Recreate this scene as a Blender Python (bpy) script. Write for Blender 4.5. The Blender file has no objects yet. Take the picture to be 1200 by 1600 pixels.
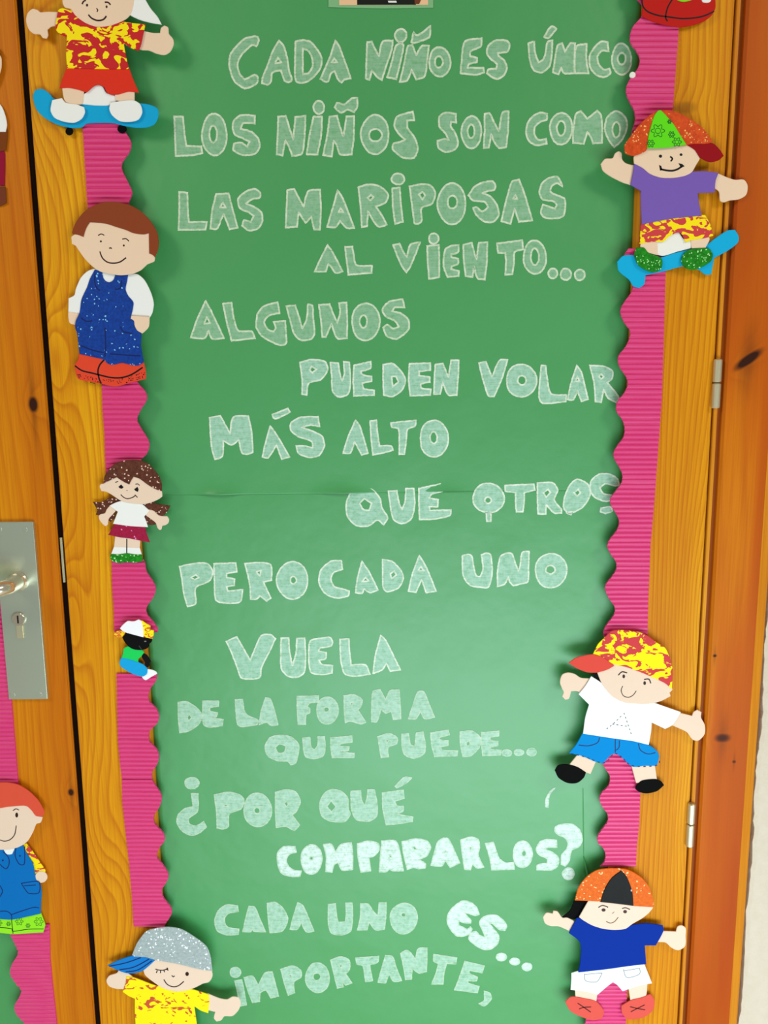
import bpy, bmesh, math, random
from mathutils import Vector, Matrix
from mathutils.geometry import tessellate_polygon

# ------------------------------------------------------------------ camera
F = 1250.0                                   # focal length in pixels of the 1200x1600 frame
CAM = Vector((0.0, -1.0, 1.30))
up = Vector((-76.0, 7600.0, F)).normalized() # world up, seen in camera axes (from the converging verticals)
ax = Vector((up.y, -up.x, 0)).normalized()
az = up
ay = az.cross(ax)
R = Matrix((ax, ay, az))                     # camera axes -> world
cd = bpy.data.cameras.new('camera'); cam = bpy.data.objects.new('camera', cd)
bpy.context.scene.collection.objects.link(cam)
cd.sensor_fit = 'VERTICAL'; cd.sensor_height = 36; cd.lens = F * 36 / 1600
cd.clip_start = 0.01
cam.matrix_world = Matrix.Translation(CAM) @ R.to_4x4()
sc = bpy.context.scene; sc.camera = cam

# ------------------------------------------------------------------ light
w = bpy.data.worlds.new('world'); sc.world = w; w.use_nodes = True
w.node_tree.nodes['Background'].inputs[0].default_value = (1.0, 0.97, 0.90, 1)
w.node_tree.nodes['Background'].inputs[1].default_value = 0.21
def area(name, loc, target, sx, sy, power, col):
    l = bpy.data.lights.new(name, 'AREA'); l.shape = 'RECTANGLE'; l.size = sx; l.size_y = sy
    l.energy = power; l.color = col
    o = bpy.data.objects.new(name, l); sc.collection.objects.link(o); o.location = loc
    o.rotation_euler = (Vector(target) - Vector(loc)).to_track_quat('-Z', 'Y').to_euler()
    return o
area('ceiling_lamp_left', (-1.5, -1.25, 2.35), (0, 0, 1.0), 0.50, 0.50, 10.5, (1.0, 0.93, 0.80))
area('ceiling_lamp_right', (1.5, -1.25, 2.35), (0, 0, 1.0), 0.50, 0.50, 10.5, (1.0, 0.93, 0.80))
area('low_sheen_fill', (0.38, -1.22, 0.33), (0.15, 0, 0.62), 1.6, 0.6, 16.5, (0.74, 0.90, 1.0))  # added low fill, no window there; gives the paper its cool sheen
sc.view_settings.view_transform = 'Standard'; sc.view_settings.look = 'None'
sc.view_settings.exposure = 0.30; sc.view_settings.gamma = 1.0
sc.view_settings.use_curve_mapping = False

# ------------------------------------------------------------------ helpers
def P(px, py, y=0.0):
    """point on the plane at depth y that the photograph shows at (px, py)"""
    d = R @ Vector(((px - 600) / F, (800 - py) / F, -1.0))
    t = (y - CAM.y) / d.y
    return CAM + d * t
def link(o, parent=None):
    sc.collection.objects.link(o)
    if parent is not None:
        o.parent = parent
        o.matrix_parent_inverse = Matrix.Translation(-parent.location)
    return o
def mk(name, verts, faces, mats, parent=None, fm=None, smooth=False):
    c = sum((Vector(v) for v in verts), Vector()) / len(verts)
    me = bpy.data.meshes.new(name)
    me.from_pydata([Vector(v) - c for v in verts], [], faces)
    if not isinstance(mats, (list, tuple)): mats = [mats]
    for m in mats: me.materials.append(m)
    if fm: me.polygons.foreach_set('material_index', fm)
    if smooth: me.polygons.foreach_set('use_smooth', [True] * len(faces))
    me.update()
    o = bpy.data.objects.new(name, me); o.location = c
    return link(o, parent)
def thing(name, label, cat, loc, group=None):
    o = bpy.data.objects.new(name, None); sc.collection.objects.link(o); o.location = loc
    o.empty_display_size = 0.02
    o['label'] = label; o['category'] = cat
    if group: o['group'] = group
    return o
def tag(o, label, cat, group=None):
    o['label'] = label; o['category'] = cat
    if group: o['group'] = group
    return o
def struct(o):
    o['kind'] = 'structure'; return o
def boxv(x0, x1, y0, y1, z0, z1, bev=0.0):
    b = bmesh.new(); bmesh.ops.create_cube(b, size=1)
    for v in b.verts:
        v.co = Vector((x0 if v.co.x < 0 else x1, y0 if v.co.y < 0 else y1, z0 if v.co.z < 0 else z1))
    if bev: bmesh.ops.bevel(b, geom=b.edges[:], offset=bev, segments=2, affect='EDGES')
    b.verts.index_update()
    vs = [v.co.copy() for v in b.verts]; fs = [[v.index for v in f.verts] for f in b.faces]
    b.free(); return vs, fs
def box(name, x0, x1, y0, y1, z0, z1, m, parent=None, bev=0.0):
    vs, fs = boxv(x0, x1, y0, y1, z0, z1, bev)
    return mk(name, vs, fs, m, parent)
def sweep(name, prof, z0, z1, m, parent=None):
    """profile (x, y) points pushed along z"""
    n = len(prof); vs = [(x, y, z0) for x, y in prof] + [(x, y, z1) for x, y in prof]
    fs = [(i, (i + 1) % n, n + (i + 1) % n, n + i) for i in range(n)]
    fs += [tuple(range(n))[::-1], tuple(range(n, 2 * n))]
    return mk(name, vs, fs, m, parent)
def cyl(name, c, axis, r, h, m, parent=None, seg=32, bev=0.0, prof=None):
    """lathe along an axis; prof is a list of (radius, height)"""
    if prof is None:
        prof = [(0, 0), (r - bev, 0), (r, bev), (r, h - bev), (r - bev, h), (0, h)] if bev else [(0, 0), (r, 0), (r, h), (0, h)]
    q = Vector((0, 0, 1)).rotation_difference(Vector(axis).normalized())
    vs = []; fs = []
    for pr, ph in prof:
        for k in range(seg):
            a = 2 * math.pi * k / seg
            vs.append(Vector(c) + q @ Vector((max(pr, 1e-5) * math.cos(a), max(pr, 1e-5) * math.sin(a), ph)))
    for i in range(len(prof) - 1):
        for k in range(seg):
            fs.append((i * seg + k, i * seg + (k + 1) % seg, (i + 1) * seg + (k + 1) % seg, (i + 1) * seg + k))
    o = mk(name, vs, fs, m, parent)
    return o

# ------------------------------------------------------------------ materials
def s2l(c):
    return tuple(((v / 255) / 12.92 if v / 255 <= 0.04045 else ((v / 255 + 0.055) / 1.055) ** 2.4) for v in c) + (1,)
class NT:
    def __init__(s, name):
        s.m = bpy.data.materials.new(name); s.m.use_nodes = True
        s.t = s.m.node_tree; s.b = s.t.nodes['Principled BSDF']
    def n(s, typ, **kw):
        x = s.t.nodes.new(typ)
        for k, v in kw.items(): setattr(x, k, v)
        return x
    def l(s, a, b): s.t.links.new(a, b)
    def math(s, op, a, b=None, c=None):
        x = s.n('ShaderNodeMath', operation=op)
        for i, v in enumerate((a, b, c)):
            if v is None: continue
            if isinstance(v, (int, float)): x.inputs[i].default_value = v
            else: s.l(v, x.inputs[i])
        return x.outputs[0]
    def pos(s, sx=1, sy=1, sz=1):
        g = s.n('ShaderNodeNewGeometry'); m = s.n('ShaderNodeMapping')
        m.inputs['Scale'].default_value = (sx, sy, sz); s.l(g.outputs['Position'], m.inputs['Vector'])
        return m.outputs[0]
    def noise(s, vec, scale, detail=2, rough=0.5, dist=0.0):
        x = s.n('ShaderNodeTexNoise'); s.l(vec, x.inputs['Vector'])
        x.inputs['Scale'].default_value = scale; x.inputs['Detail'].default_value = detail
        x.inputs['Roughness'].default_value = rough; x.inputs['Distortion'].default_value = dist
        return x.outputs['Fac']
    def ramp(s, fac, stops, interp='LINEAR'):
        r = s.n('ShaderNodeValToRGB'); r.color_ramp.interpolation = interp
        e = r.color_ramp.elements
        while len(e) < len(stops): e.new(0.5)
        for i, (p, c) in enumerate(stops):
            e[i].position = p; e[i].color = c if len(c) == 4 else s2l(c)
        s.l(fac, r.inputs[0]); return r.outputs[0]
    def mix(s, f, a, b, mode='MIX'):
        x = s.n('ShaderNodeMix', data_type='RGBA', blend_type=mode)
        for i, v in ((0, f), (6, a), (7, b)):
            if isinstance(v, (int, float)): x.inputs[i].default_value = v
            elif isinstance(v, tuple): x.inputs[i].default_value = v
            else: s.l(v, x.inputs[i])
        return x.outputs[2]
    def bump(s, h, strength, dist):
        x = s.n('ShaderNodeBump'); x.inputs['Strength'].default_value = strength
        x.inputs['Distance'].default_value = dist
        s.l(h, x.inputs['Height']); s.l(x.outputs[0], s.b.inputs['Normal'])
    def fin(s, col=None, rough=0.6, spec=0.3, metal=0.0):
        if col is not None:
            if isinstance(col, tuple): s.b.inputs['Base Color'].default_value = col
            else: s.l(col, s.b.inputs['Base Color'])
        s.b.inputs['Roughness'].default_value = rough
        s.b.inputs['Specular IOR Level'].default_value = spec
        s.b.inputs['Metallic'].default_value = metal
        return s.m
_c = {}
def foam(c, rough=0.8, spec=0.08):
    k = ('foam', c)
    if k not in _c:
        t = NT('foam'); n = t.noise(t.pos(), 900, 2)
        col = t.mix(t.math('MULTIPLY', t.noise(t.pos(), 35, 2), 0.10), s2l(c), s2l(tuple(int(v * 0.85) for v in c)))
        t.bump(n, 0.15, 0.0003); _c[k] = t.fin(col, rough, spec)
    return _c[k]
def ink(c):
    k = ('ink', c)
    if k not in _c: _c[k] = NT('ink').fin(s2l(c), 0.5, 0.2)
    return _c[k]
def glitter(c, dark, flake, amt=0.06, cell=520):
    k = ('gl', c, flake)
    if k not in _c:
        t = NT('glitter_foam'); v = t.n('ShaderNodeTexVoronoi'); v.inputs['Scale'].default_value = cell
        t.l(t.pos(), v.inputs['Vector'])
        sp = t.n('ShaderNodeSeparateColor'); t.l(v.outputs['Color'], sp.inputs[0])
        base = t.mix(t.ramp(t.noise(t.pos(), 260, 3, 0.7), [(0.35, (0, 0, 0, 1)), (0.65, (1, 1, 1, 1))]), s2l(dark), s2l(c))
        cl = t.math('GREATER_THAN', t.noise(t.pos(), 60, 1), 0.42)
        mask = t.math('MULTIPLY', t.math('GREATER_THAN', sp.outputs[0], 1 - amt), cl)
        col = t.mix(mask, base, s2l(flake))
        t.bump(sp.outputs[1], 0.5, 0.0004)
        t.fin(col, 0.5, 0.2); _c[k] = t.m
    return _c[k]
def blotch(a, b, thr=0.5, seed=0.0, scale=60):
    """red / yellow marbled foam, crisp patches"""
    k = ('bl', a, b, thr, seed)
    if k not in _c:
        t = NT('marbled_foam'); m = t.n('ShaderNodeMapping'); m.inputs['Location'].default_value = (seed, 0, seed)
        m.inputs['Rotation'].default_value = (0, 0.5, 0); m.inputs['Scale'].default_value = (0.75, 1, 1.25)
        g = t.n('ShaderNodeNewGeometry'); t.l(g.outputs['Position'], m.inputs['Vector'])
        n = t.noise(m.outputs[0], scale, 2, 0.55, 1.6)
        col = t.ramp(n, [(thr - 0.006, a), (thr + 0.006, b)])
        _c[k] = t.fin(col, 0.7, 0.2)
    return _c[k]
def wood(name, lo, mid, hi, freq, knots, seed=0.0, contrast=1.0):
    """pine: rings that run with z, bent around the knots; knots = (x, z, rx, rz, darkness, bend)"""
    t = NT(name); g = t.n('ShaderNodeNewGeometry'); sp = t.n('ShaderNodeSeparateXYZ'); t.l(g.outputs['Position'], sp.inputs[0])
    X, Y, Z = sp.outputs
    big = t.noise(t.pos(5.0, 5.0, 0.9), 1.6, 1, 0.4)
    med = t.noise(t.pos(9, 9, 1.3), 3.0, 2, 0.5)
    ph = t.math('ADD', t.math('MULTIPLY', t.math('ADD', X, t.math('MULTIPLY', Y, 0.7)), freq), t.math('MULTIPLY', big, 6.0))
    ph = t.math('ADD', ph, t.math('MULTIPLY', med, 1.3)); ph = t.math('ADD', ph, seed)
    dark = None
    for (kx, kz, rx, rz, dk, bend, sh) in knots:
        dx = t.math('DIVIDE', t.math('SUBTRACT', X, kx), rx); dz = t.math('DIVIDE', t.math('SUBTRACT', t.math('SUBTRACT', Z, kz), t.math('MULTIPLY', t.math('SUBTRACT', X, kx), sh)), rz)
        r2 = t.math('ADD', t.math('MULTIPLY', dx, dx), t.math('MULTIPLY', dz, dz))
        if bend:
            gs = t.math('EXPONENT', t.math('MULTIPLY', r2, -0.16))
            ph = t.math('ADD', ph, t.math('MULTIPLY', gs, bend))
        if dk:
            kk = t.math('MULTIPLY', t.math('EXPONENT', t.math('MULTIPLY', t.math('MULTIPLY', r2, r2), -0.9)), dk)
            # resin streak above and below
            r3 = t.math('ADD', t.math('MULTIPLY', t.math('MULTIPLY', dx, dx), 2.2), t.math('MULTIPLY', t.math('MULTIPLY', dz, dz), 0.035))
            kk = t.math('MAXIMUM', kk, t.math('MULTIPLY', t.math('EXPONENT', t.math('MULTIPLY', r3, -1)), 0.30 * dk))
            dark = kk if dark is None else t.math('MAXIMUM', dark, kk)
    s = t.math('FRACT', ph)
    ring = t.ramp(s, [(0.0, (0, 0, 0, 1)), (0.55, (0.35, 0.35, 0.35, 1)), (0.86, (1, 1, 1, 1)), (1.0, (0, 0, 0, 1))])
    fine = t.noise(t.pos(520, 520, 9), 1.0, 2, 0.6)
    tone = t.noise(t.pos(11, 11, 0.8), 1.4, 2, 0.5)
    col = t.ramp(tone, [(0.30, lo), (0.52, mid), (0.70, hi)])
    col = t.mix(t.math('MULTIPLY', ring, 0.55 * contrast), col, s2l((178, 84, 6)))
    col = t.mix(t.math('MULTIPLY', t.ramp(fine, [(0.42, (0, 0, 0, 1)), (0.75, (1, 1, 1, 1))]), 0.42), col, s2l((170, 78, 6)))
    if dark is not None:
        col = t.mix(t.ramp(dark, [(0.0, (0, 0, 0, 1)), (0.30, (0.45, 0.45, 0.45, 1)), (0.8, (1, 1, 1, 1))]), col, s2l((52, 22, 10)))
    t.bump(ring, 0.12, 0.0004)
    return t.fin(col, 0.5, 0.13)
def kpx(px, py, rx, rz, dk, bend, sh=0.0):
    p = P(px, py); return (p.x, p.z, rx * 0.0008, rz * 0.0009, dk, bend, sh)

M_stile = wood('varnished_pine_light', (208, 132, 10), (222, 150, 12), (234, 170, 18), 120,
    [kpx(76, 565, 13, 34, 0, 5.5), kpx(105, 966, 13, 44, 0, 6.0), kpx(1098, 965, 18, 75, 0, 5.0), kpx(1084, 1290, 14, 60, 0, 4.0), kpx(195, 1410, 30, 46, 0, -4.0),
     kpx(1070, 168, 16, 8, 0.30, 1.0), kpx(60, 110, 14, 40, 0, 4.4), kpx(150, 1300, 16, 60, 0, 4.0)], 0.3, 1.0)
M_left = wood('varnished_pine_left', (196, 108, 8), (208, 124, 10), (220, 142, 14), 70,
    [kpx(52, 632, 7, 11, 1.0, 1.5), kpx(111, 1238, 5, 6, 0.9, 1.4), kpx(150, 1440, 9, 30, 0, 3)], 1.7, 0.8)
M_frame = wood('varnished_pine_frame', (170, 66, 6), (190, 90, 8), (214, 130, 14), 55,
    [kpx(1167, 562, 19, 8, 1.0, 1.5, 0.62), kpx(1127, 1151, 12, 7, 0.75, 1.2), kpx(1115, 1023, 3, 2.5, 0.8, 0), kpx(1145, 1188, 3, 2.5, 0.7, 0)], 4.1, 0.7)
M_bead = wood('varnished_pine_bead', (205, 128, 24), (218, 144, 30), (226, 158, 36), 60, [], 2.2, 0.4)
M_groove = wood('shaded_pine_groove', (128, 60, 14), (140, 66, 15), (150, 74, 18), 60, [], 0.9, 0.3)  # shade of the shallow groove put into a darker wood colour
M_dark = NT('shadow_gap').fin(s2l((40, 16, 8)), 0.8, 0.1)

M_gap_fill = NT('dark_gap_filler').fin(s2l((22, 10, 6)), 0.9, 0.05)
def paper_mat():
    t = NT('green_kraft_paper')
    fib = t.noise(t.pos(1, 1, 1), 700, 3, 0.6)
    cloud = t.noise(t.pos(1, 1, 1.4), 7, 2, 0.5)
    col = t.mix(t.math('MULTIPLY', cloud, 0.35), s2l((58, 152, 80)), s2l((48, 138, 68)))
    col = t.mix(t.math('MULTIPLY', fib, 0.18), col, s2l((96, 168, 104)))
    t.bump(t.math('ADD', t.math('MULTIPLY', t.noise(t.pos(), 14, 3, 0.5), 6.0), t.math('MULTIPLY', fib, 0.12)), 0.35, 0.0009)
    return t.fin(col, 0.45, 0.9)
M_paper = paper_mat()
def card_mat():
    t = NT('pink_corrugated_card')
    n = t.noise(t.pos(30, 30, 400), 1.0, 2, 0.6)
    col = t.mix(t.math('MULTIPLY', n, 0.35), s2l((216, 48, 116)), s2l((230, 74, 146)))
    return t.fin(col, 0.45, 0.6)
M_card = card_mat()
def chalk(name, dens, c):
    t = NT(name)
    m = t.n('ShaderNodeMapping'); m.inputs['Rotation'].default_value = (0, 0.25, 0); m.inputs['Scale'].default_value = (60, 60, 700)
    g = t.n('ShaderNodeNewGeometry'); t.l(g.outputs['Position'], m.inputs['Vector'])
    h = t.noise(m.outputs[0], 1.0, 3, 0.6); cl = t.noise(t.pos(), 190, 3, 0.65)
    f = t.math('ADD', t.math('MULTIPLY', h, 0.42), t.math('MULTIPLY', cl, 0.58))
    cov = t.ramp(f, [(0.28, (dens * 0.35,) * 3 + (1,)), (0.50, (dens,) * 3 + (1,)), (0.70, (min(1, dens * 1.35),) * 3 + (1,))])
    return t.fin(t.mix(cov, s2l((58, 152, 72)), s2l(c)), 0.55, 0.5)
M_fill1 = chalk('thin_chalk', 0.27, (222, 240, 232)); M_line1 = chalk('chalk_outline', 0.62, (244, 246, 226))
M_fill2 = chalk('medium_chalk', 0.44, (214, 244, 238)); M_line2 = chalk('chalk_outline_medium', 0.70, (244, 248, 234))
M_fill3 = chalk('dense_chalk', 0.45, (222, 246, 240)); M_line3 = chalk('chalk_outline_dense', 0.50, (236, 246, 232))
M_fill4 = chalk('solid_chalk', 0.70, (236, 250, 248)); M_line4 = chalk('chalk_outline_solid', 0.56, (240, 248, 240))
def steel(name, c, rough):
    t = NT(name); b = t.noise(t.pos(900, 900, 14), 1.0, 2); t.bump(b, 0.12, 0.0002)
    return t.fin(s2l(c), rough, 0.5, 0.8)
M_plate = steel('brushed_steel', (204, 214, 194), 0.34); M_chrome = steel('polished_steel', (222, 214, 190), 0.16)
M_hinge = steel('satin_hinge', (214, 206, 172), 0.42)
def plaster():
    t = NT('white_plaster'); n = t.noise(t.pos(), 60, 5, 0.6)
    t.bump(n, 0.5, 0.004)
    return t.fin(t.mix(n, s2l((200, 186, 164)), s2l((214, 202, 184))), 0.9, 0.1)
M_wall = plaster()
M_floor = NT('floor_tile').fin(s2l((222, 214, 200)), 0.25, 0.6)

# ------------------------------------------------------------------ structure
PD = 0.012                                   # depth of the recessed panel
xl1 = P(120, 1120).x; xr1 = P(1081, 1200).x  # edges of the decorated leaf
xpl = P(239, 1142, PD).x; xpr = P(990, 340, PD).x
xl2 = P(111, 1120).x                         # right edge of the left leaf
ZT = 2.04
wl = P(1180, 1200, 0.0).x
def leaf(name, x0, x1, p0, p1, mst, zt=ZT):
    o = bpy.data.objects.new(name, None); sc.collection.objects.link(o); o.location = ((x0 + x1) / 2, 0.02, 0); struct(o)
    box('stile', x0, p0, 0, 0.040, 0.008, zt, mst, o, 0.0015)
    box('stile', p1, x1, 0, 0.040, 0.008, zt, mst, o, 0.0015)
    box('rail', p0, p1, 0.0005, 0.0395, 0.008, 0.14, mst, o, 0.0012)
    box('rail', p0, p1, 0.0005, 0.0395, zt - 0.11, zt, mst, o, 0.0012)
    box('panel', p0 - 0.002, p1 + 0.002, PD + 0.002, 0.030, 0.138, zt - 0.108, mst, o)
    for s, xx in ((1, p0), (-1, p1)):          # quarter-round bead round the panel
        prof = [(xx - s * 0.0005, 0.0006)] + [(xx + s * 0.0062 * math.sin(a), 0.0006 + 0.0125 * (1 - math.cos(a))) for a in [i * math.pi / 16 for i in range(1, 9)]] + [(xx - s * 0.0005, PD + 0.0015)]
        sweep('bead', prof, 0.14, zt - 0.11, M_bead, o)
    return o
d1 = leaf('door_1', xl1, xr1, xpl - 0.0055, xpr + 0.0055, M_stile)
w2 = xpl - xl1
d2 = leaf('door_2', xl2 - 0.80, xl2, xl2 - 0.80 + w2, P(36, 1500, PD).x + 0.0055, M_left)
# jamb, strip and casing to the right
sx0 = xr1 + 0.0022; sx1 = P(1088.5, 1200).x; cx0 = P(1096.5, 1200, -0.002).x; cx1 = P(1166, 1200, -0.004).x
struct(sweep('trim_1', [(sx0, 0.0), (sx0 + 0.0006, -0.0008), (sx1, -0.0008), (sx1, 0.03), (sx0, 0.03)], 0.0, ZT + 0.01, M_bead))
struct(box('trim_2', sx1, cx0, 0.003, 0.03, 0.0, ZT + 0.01, M_groove))
struct(sweep('trim_3', [(cx0, 0.03), (cx0, -0.001), (cx0 + 0.003, -0.004), (cx1, -0.004), (cx1, 0.03)], 0.0, ZT + 0.09, M_frame))
struct(sweep('trim_7', [(cx1, 0.03), (cx1, -0.0042), (wl - 0.003, -0.0012), (wl, 0.001), (wl, 0.03)], 0.0, ZT + 0.09, M_bead))
struct(box('trim_4', -0.75 - w2, cx0, -0.012, 0.03, ZT + 0.012, ZT + 0.09, M_frame, None, 0.002))
struct(box('trim_5', xl2 - 0.90, xl2 - 0.803, -0.012, 0.03, 0, ZT + 0.012, M_frame, None, 0.003))
# dark sheet behind the gap between the two leaves, coloured as its shade
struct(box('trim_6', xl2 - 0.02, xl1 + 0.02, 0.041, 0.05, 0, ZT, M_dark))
struct(box('trim_8', xl2 + 0.0002, xl1 - 0.0002, 0.0035, 0.03, 0, ZT, M_gap_fill))   # near-black filler added to deepen the shade in the gap
# plaster wall with a ragged edge against the casing
random.seed(3)
vs = []; fs = []; nz = 260
for i in range(nz + 1):
    z = 2.7 * i / nz
    j = wl + 0.0016 + 0.0022 * random.random() + 0.0015 * math.sin(z * 31)
    vs += [(j, 0.02, z), (j + 0.001, 0.0015, z), (j + 0.006, 0.0, z), (1.6, 0.0, z), (1.6, 0.06, z), (j, 0.06, z)]
for i in range(nz):
    a = i * 6; b = a + 6
    for k in range(6): fs.append((a + k, a + (k + 1) % 6, b + (k + 1) % 6, b + k))
struct(mk('wall_right', vs, fs, M_wall))
struct(box('wall_left', -2.2, xl2 - 0.903, 0.0, 0.06, 0, 2.7, M_wall))
struct(box('wall_top', xl2 - 0.903, wl + 0.001, 0.001, 0.06, ZT + 0.092, 2.7, M_wall))
struct(box('floor', -2.2, 1.6, -3.0, 0.06, -0.05, 0.0, M_floor))

# ------------------------------------------------------------------ hinges, strike, handle (parts of the leaves)
def hinge(px, y0, y1, parent):
    a = P(px[0], y0, -0.004); b = P(px[1], y1, -0.004); x = (a.x + b.x) / 2
    zt, zb = a.z, b.z; zm = zb + (zt - zb) * 0.52; r = 0.0052
    h = cyl('hinge', (x, -0.0025, zb), (0, 0, 1), r, zm - zb - 0.0006, M_hinge, parent, 24, 0.0012)
    cyl('knuckle', (x, -0.0025, zm + 0.0006), (0, 0, 1), r, zt - zm - 0.0006, M_hinge, h, 24, 0.0012)
    cyl('hinge_pin', (x, -0.0025, zm - 0.001), (0, 0, 1), r * 0.7, 0.003, M_dark, h, 16)
hinge((1124, 1117), 561, 638, d1); hinge((1082, 1077), 1256, 1323, d1)
a = P(94, 840, 0.001); b = P(101, 910, 0.001)
box('strike_plate', (a.x + b.x) / 2 - 0.0012, (a.x + b.x) / 2 + 0.0016, 0.0005, 0.02, b.z, a.z, M_hinge, d1, 0.0003)

ds = -0.0055
tl = P(-10, 816, ds); tr = P(50.5, 815.5, ds); bl = P(12.5, 1093, ds); br = P(75, 1093, ds)
x0 = (tl.x + bl.x) / 2; x1 = (tr.x + br.x) / 2
plate = box('lock_plate', x0, x1, ds, 0.0, bl.z, tl.z, M_plate, d2, 0.0005)
for q in ((39, 827), (-1, 827), (20, 1086), (62, 1085.5)):
    p = P(q[0], q[1], ds); s_ = cyl('screw', (p.x, ds + 0.0002, p.z), (0, -1, 0), 0.0032, 0.0006, M_plate, plate, 20, 0.0003)
p = P(29, 908, ds)
cyl('handle_neck', (p.x, ds + 0.0002, p.z), (0, -1, 0), 0.0125, 0, M_chrome, plate, 36, prof=[(0, 0), (0.0125, 0), (0.0125, 0.003), (0.0108, 0.0045), (0.0100, 0.006), (0.0100, 0.030), (0, 0.030)])
# lever: tube that leaves the neck and bends to the left
path = [Vector((p.x + 0.0002, ds - 0.018, p.z)), Vector((p.x, ds - 0.030, p.z)), Vector((p.x - 0.006, ds - 0.041, p.z)), Vector((p.x - 0.020, ds - 0.046, p.z)), Vector((p.x - 0.07, ds - 0.047, p.z - 0.001)), Vector((p.x - 0.115, ds - 0.046, p.z - 0.002)), Vector((p.x - 0.122, ds - 0.045, p.z - 0.002))]
vs = []; fs = []; sg = 20
for i, c in enumerate(path):
    d = (path[min(i + 1, len(path) - 1)] - path[max(i - 1, 0)]).normalized()
    u = d.cross(Vector((0, 0, 1))).normalized(); v = Vector((0, 0, 1))
    rr = 0.0098 if i < len(path) - 1 else 0.004
    for k in range(sg):
        an = 2 * math.pi * k / sg; vs.append(c + u * rr * math.cos(an) + v * rr * math.sin(an))
for i in range(len(path) - 1):
    for k in range(sg): fs.append((i * sg + k, i * sg + (k + 1) % sg, (i + 1) * sg + (k + 1) % sg, (i + 1) * sg + k))
fs += [tuple(range(sg))[::-1], tuple(range((len(path) - 1) * sg, len(path) * sg))]
mk('lever', vs, fs, M_chrome, plate, smooth=True)
p = P(29.5, 967, ds)
kb = cyl('lock_cylinder', (p.x, ds + 0.0002, p.z), (0, -1, 0), 0.0088, 0.003, M_chrome, plate, 32, 0.0008)
pb = P(32, 986, ds)
box('cylinder_body', pb.x - 0.0048, pb.x + 0.0048, ds - 0.0022, ds + 0.0002, pb.z - 0.010, pb.z + 0.009, M_hinge, plate, 0.001)
box('keyhole', p.x - 0.0008, p.x + 0.0008, ds - 0.0034, ds - 0.002, p.z - 0.005, p.z + 0.005, M_dark, plate)

# ------------------------------------------------------------------ outlines
def smooth(pts, step=2.2, corner=58, tension=0.5):
    """closed Catmull-Rom-like curve that keeps sharp corners"""
    n = len(pts); V = [Vector((p[0], p[1])) for p in pts]; out = []
    def sharp(i):
        a = V[i] - V[i - 1]; b = V[(i + 1) % n] - V[i]
        if a.length < 1e-6 or b.length < 1e-6: return True
        return math.degrees(abs(a.angle_signed(b))) > corner
    S = [sharp(i) for i in range(n)]
    for i in range(n):
        j = (i + 1) % n; p0, p1 = V[i], V[j]; L = (p1 - p0).length
        def tan(k):
            if S[k]: return (p1 - p0).normalized() * L
            t = V[(k + 1) % n] - V[k - 1]
            return t.normalized() * L if t.length > 1e-6 else (p1 - p0)
        m0, m1 = tan(i) * tension * 2 * 0.5 * 1.6 / 1.0, tan(j) * tension * 1.6
        ns = max(1, int(L / step))
        for k in range(ns):
            t = k / ns; t2 = t * t; t3 = t2 * t
            out.append((2 * t3 - 3 * t2 + 1) * p0 + (t3 - 2 * t2 + t) * m0 + (-2 * t3 + 3 * t2) * p1 + (t3 - t2) * m1)
    return out
def parse(s): return [tuple(float(v) for v in q.split(',')) for q in s.split()]
def ccw(pl):
    a = sum(pl[i - 1][0] * pl[i][1] - pl[i][0] * pl[i - 1][1] for i in range(len(pl)))
    return pl if a > 0 else pl[::-1]
def offset(pl, d):
    """move a closed loop inwards (loop ccw in its own axes) by d"""
    n = len(pl); out = []
    for i in range(n):
        a = (pl[i] - pl[i - 1]); b = (pl[(i + 1) % n] - pl[i])
        if a.length < 1e-9: a = b
        if b.length < 1e-9: b = a
        a = a.normalized(); b = b.normalized(); t = (a + b)
        t = t.normalized() if t.length > 1e-4 else a
        nrm = Vector((-t.y, t.x)); k = max(0.6, nrm.dot(Vector((-a.y, a.x))))
        out.append(pl[i] + nrm * (d / k))
    return out
def tess(loops):
    allp = [Vector((p.x, p.y, 0)) for l in loops for p in l]
    tri = tessellate_polygon([[Vector((p.x, p.y, 0)) for p in l] for l in loops])
    return allp, [tuple(t) for t in tri]
def worldloop(pts, T, y):
    ox, oy, s = T
    q = [P(ox + p[0] / s, oy + p[1] / s, y) for p in pts]
    return [Vector((v.x, v.z)) for v in q]
def slab(name, pts, T, yf, th, m, parent, corner=58, bev=0.00045, raw=False):
    """foam piece: outline in the plane of its front face yf, thickness th, rounded front rim"""
    lp = pts if raw else smooth(pts, 2.2 * T[2] * 0.9, corner)
    wl_ = ccw(worldloop(lp, T, yf)); n = len(wl_)
    inn = offset(wl_, bev)
    vs = [(p.x, yf + th, p.y) for p in wl_] + [(p.x, yf + bev, p.y) for p in wl_] + [(p.x, yf, p.y) for p in inn]
    fs = []
    for i in range(n):
        j = (i + 1) % n
        fs.append((i, j, n + j, n + i)); fs.append((n + i, n + j, 2 * n + j, 2 * n + i))
    _, tri = tess([inn])
    def front(t):
        a, b, c = (inn[k] for k in t); return (b - a).cross(c - a) if False else ((b.x - a.x) * (c.y - a.y) - (b.y - a.y) * (c.x - a.x))
    for t in tri:
        if front(t) < 0: t = (t[0], t[2], t[1])
        fs.append(tuple(2 * n + k for k in t)); fs.append((t[0], t[2], t[1]))
    o = mk(name, vs, fs, m, parent)
    return o
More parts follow.
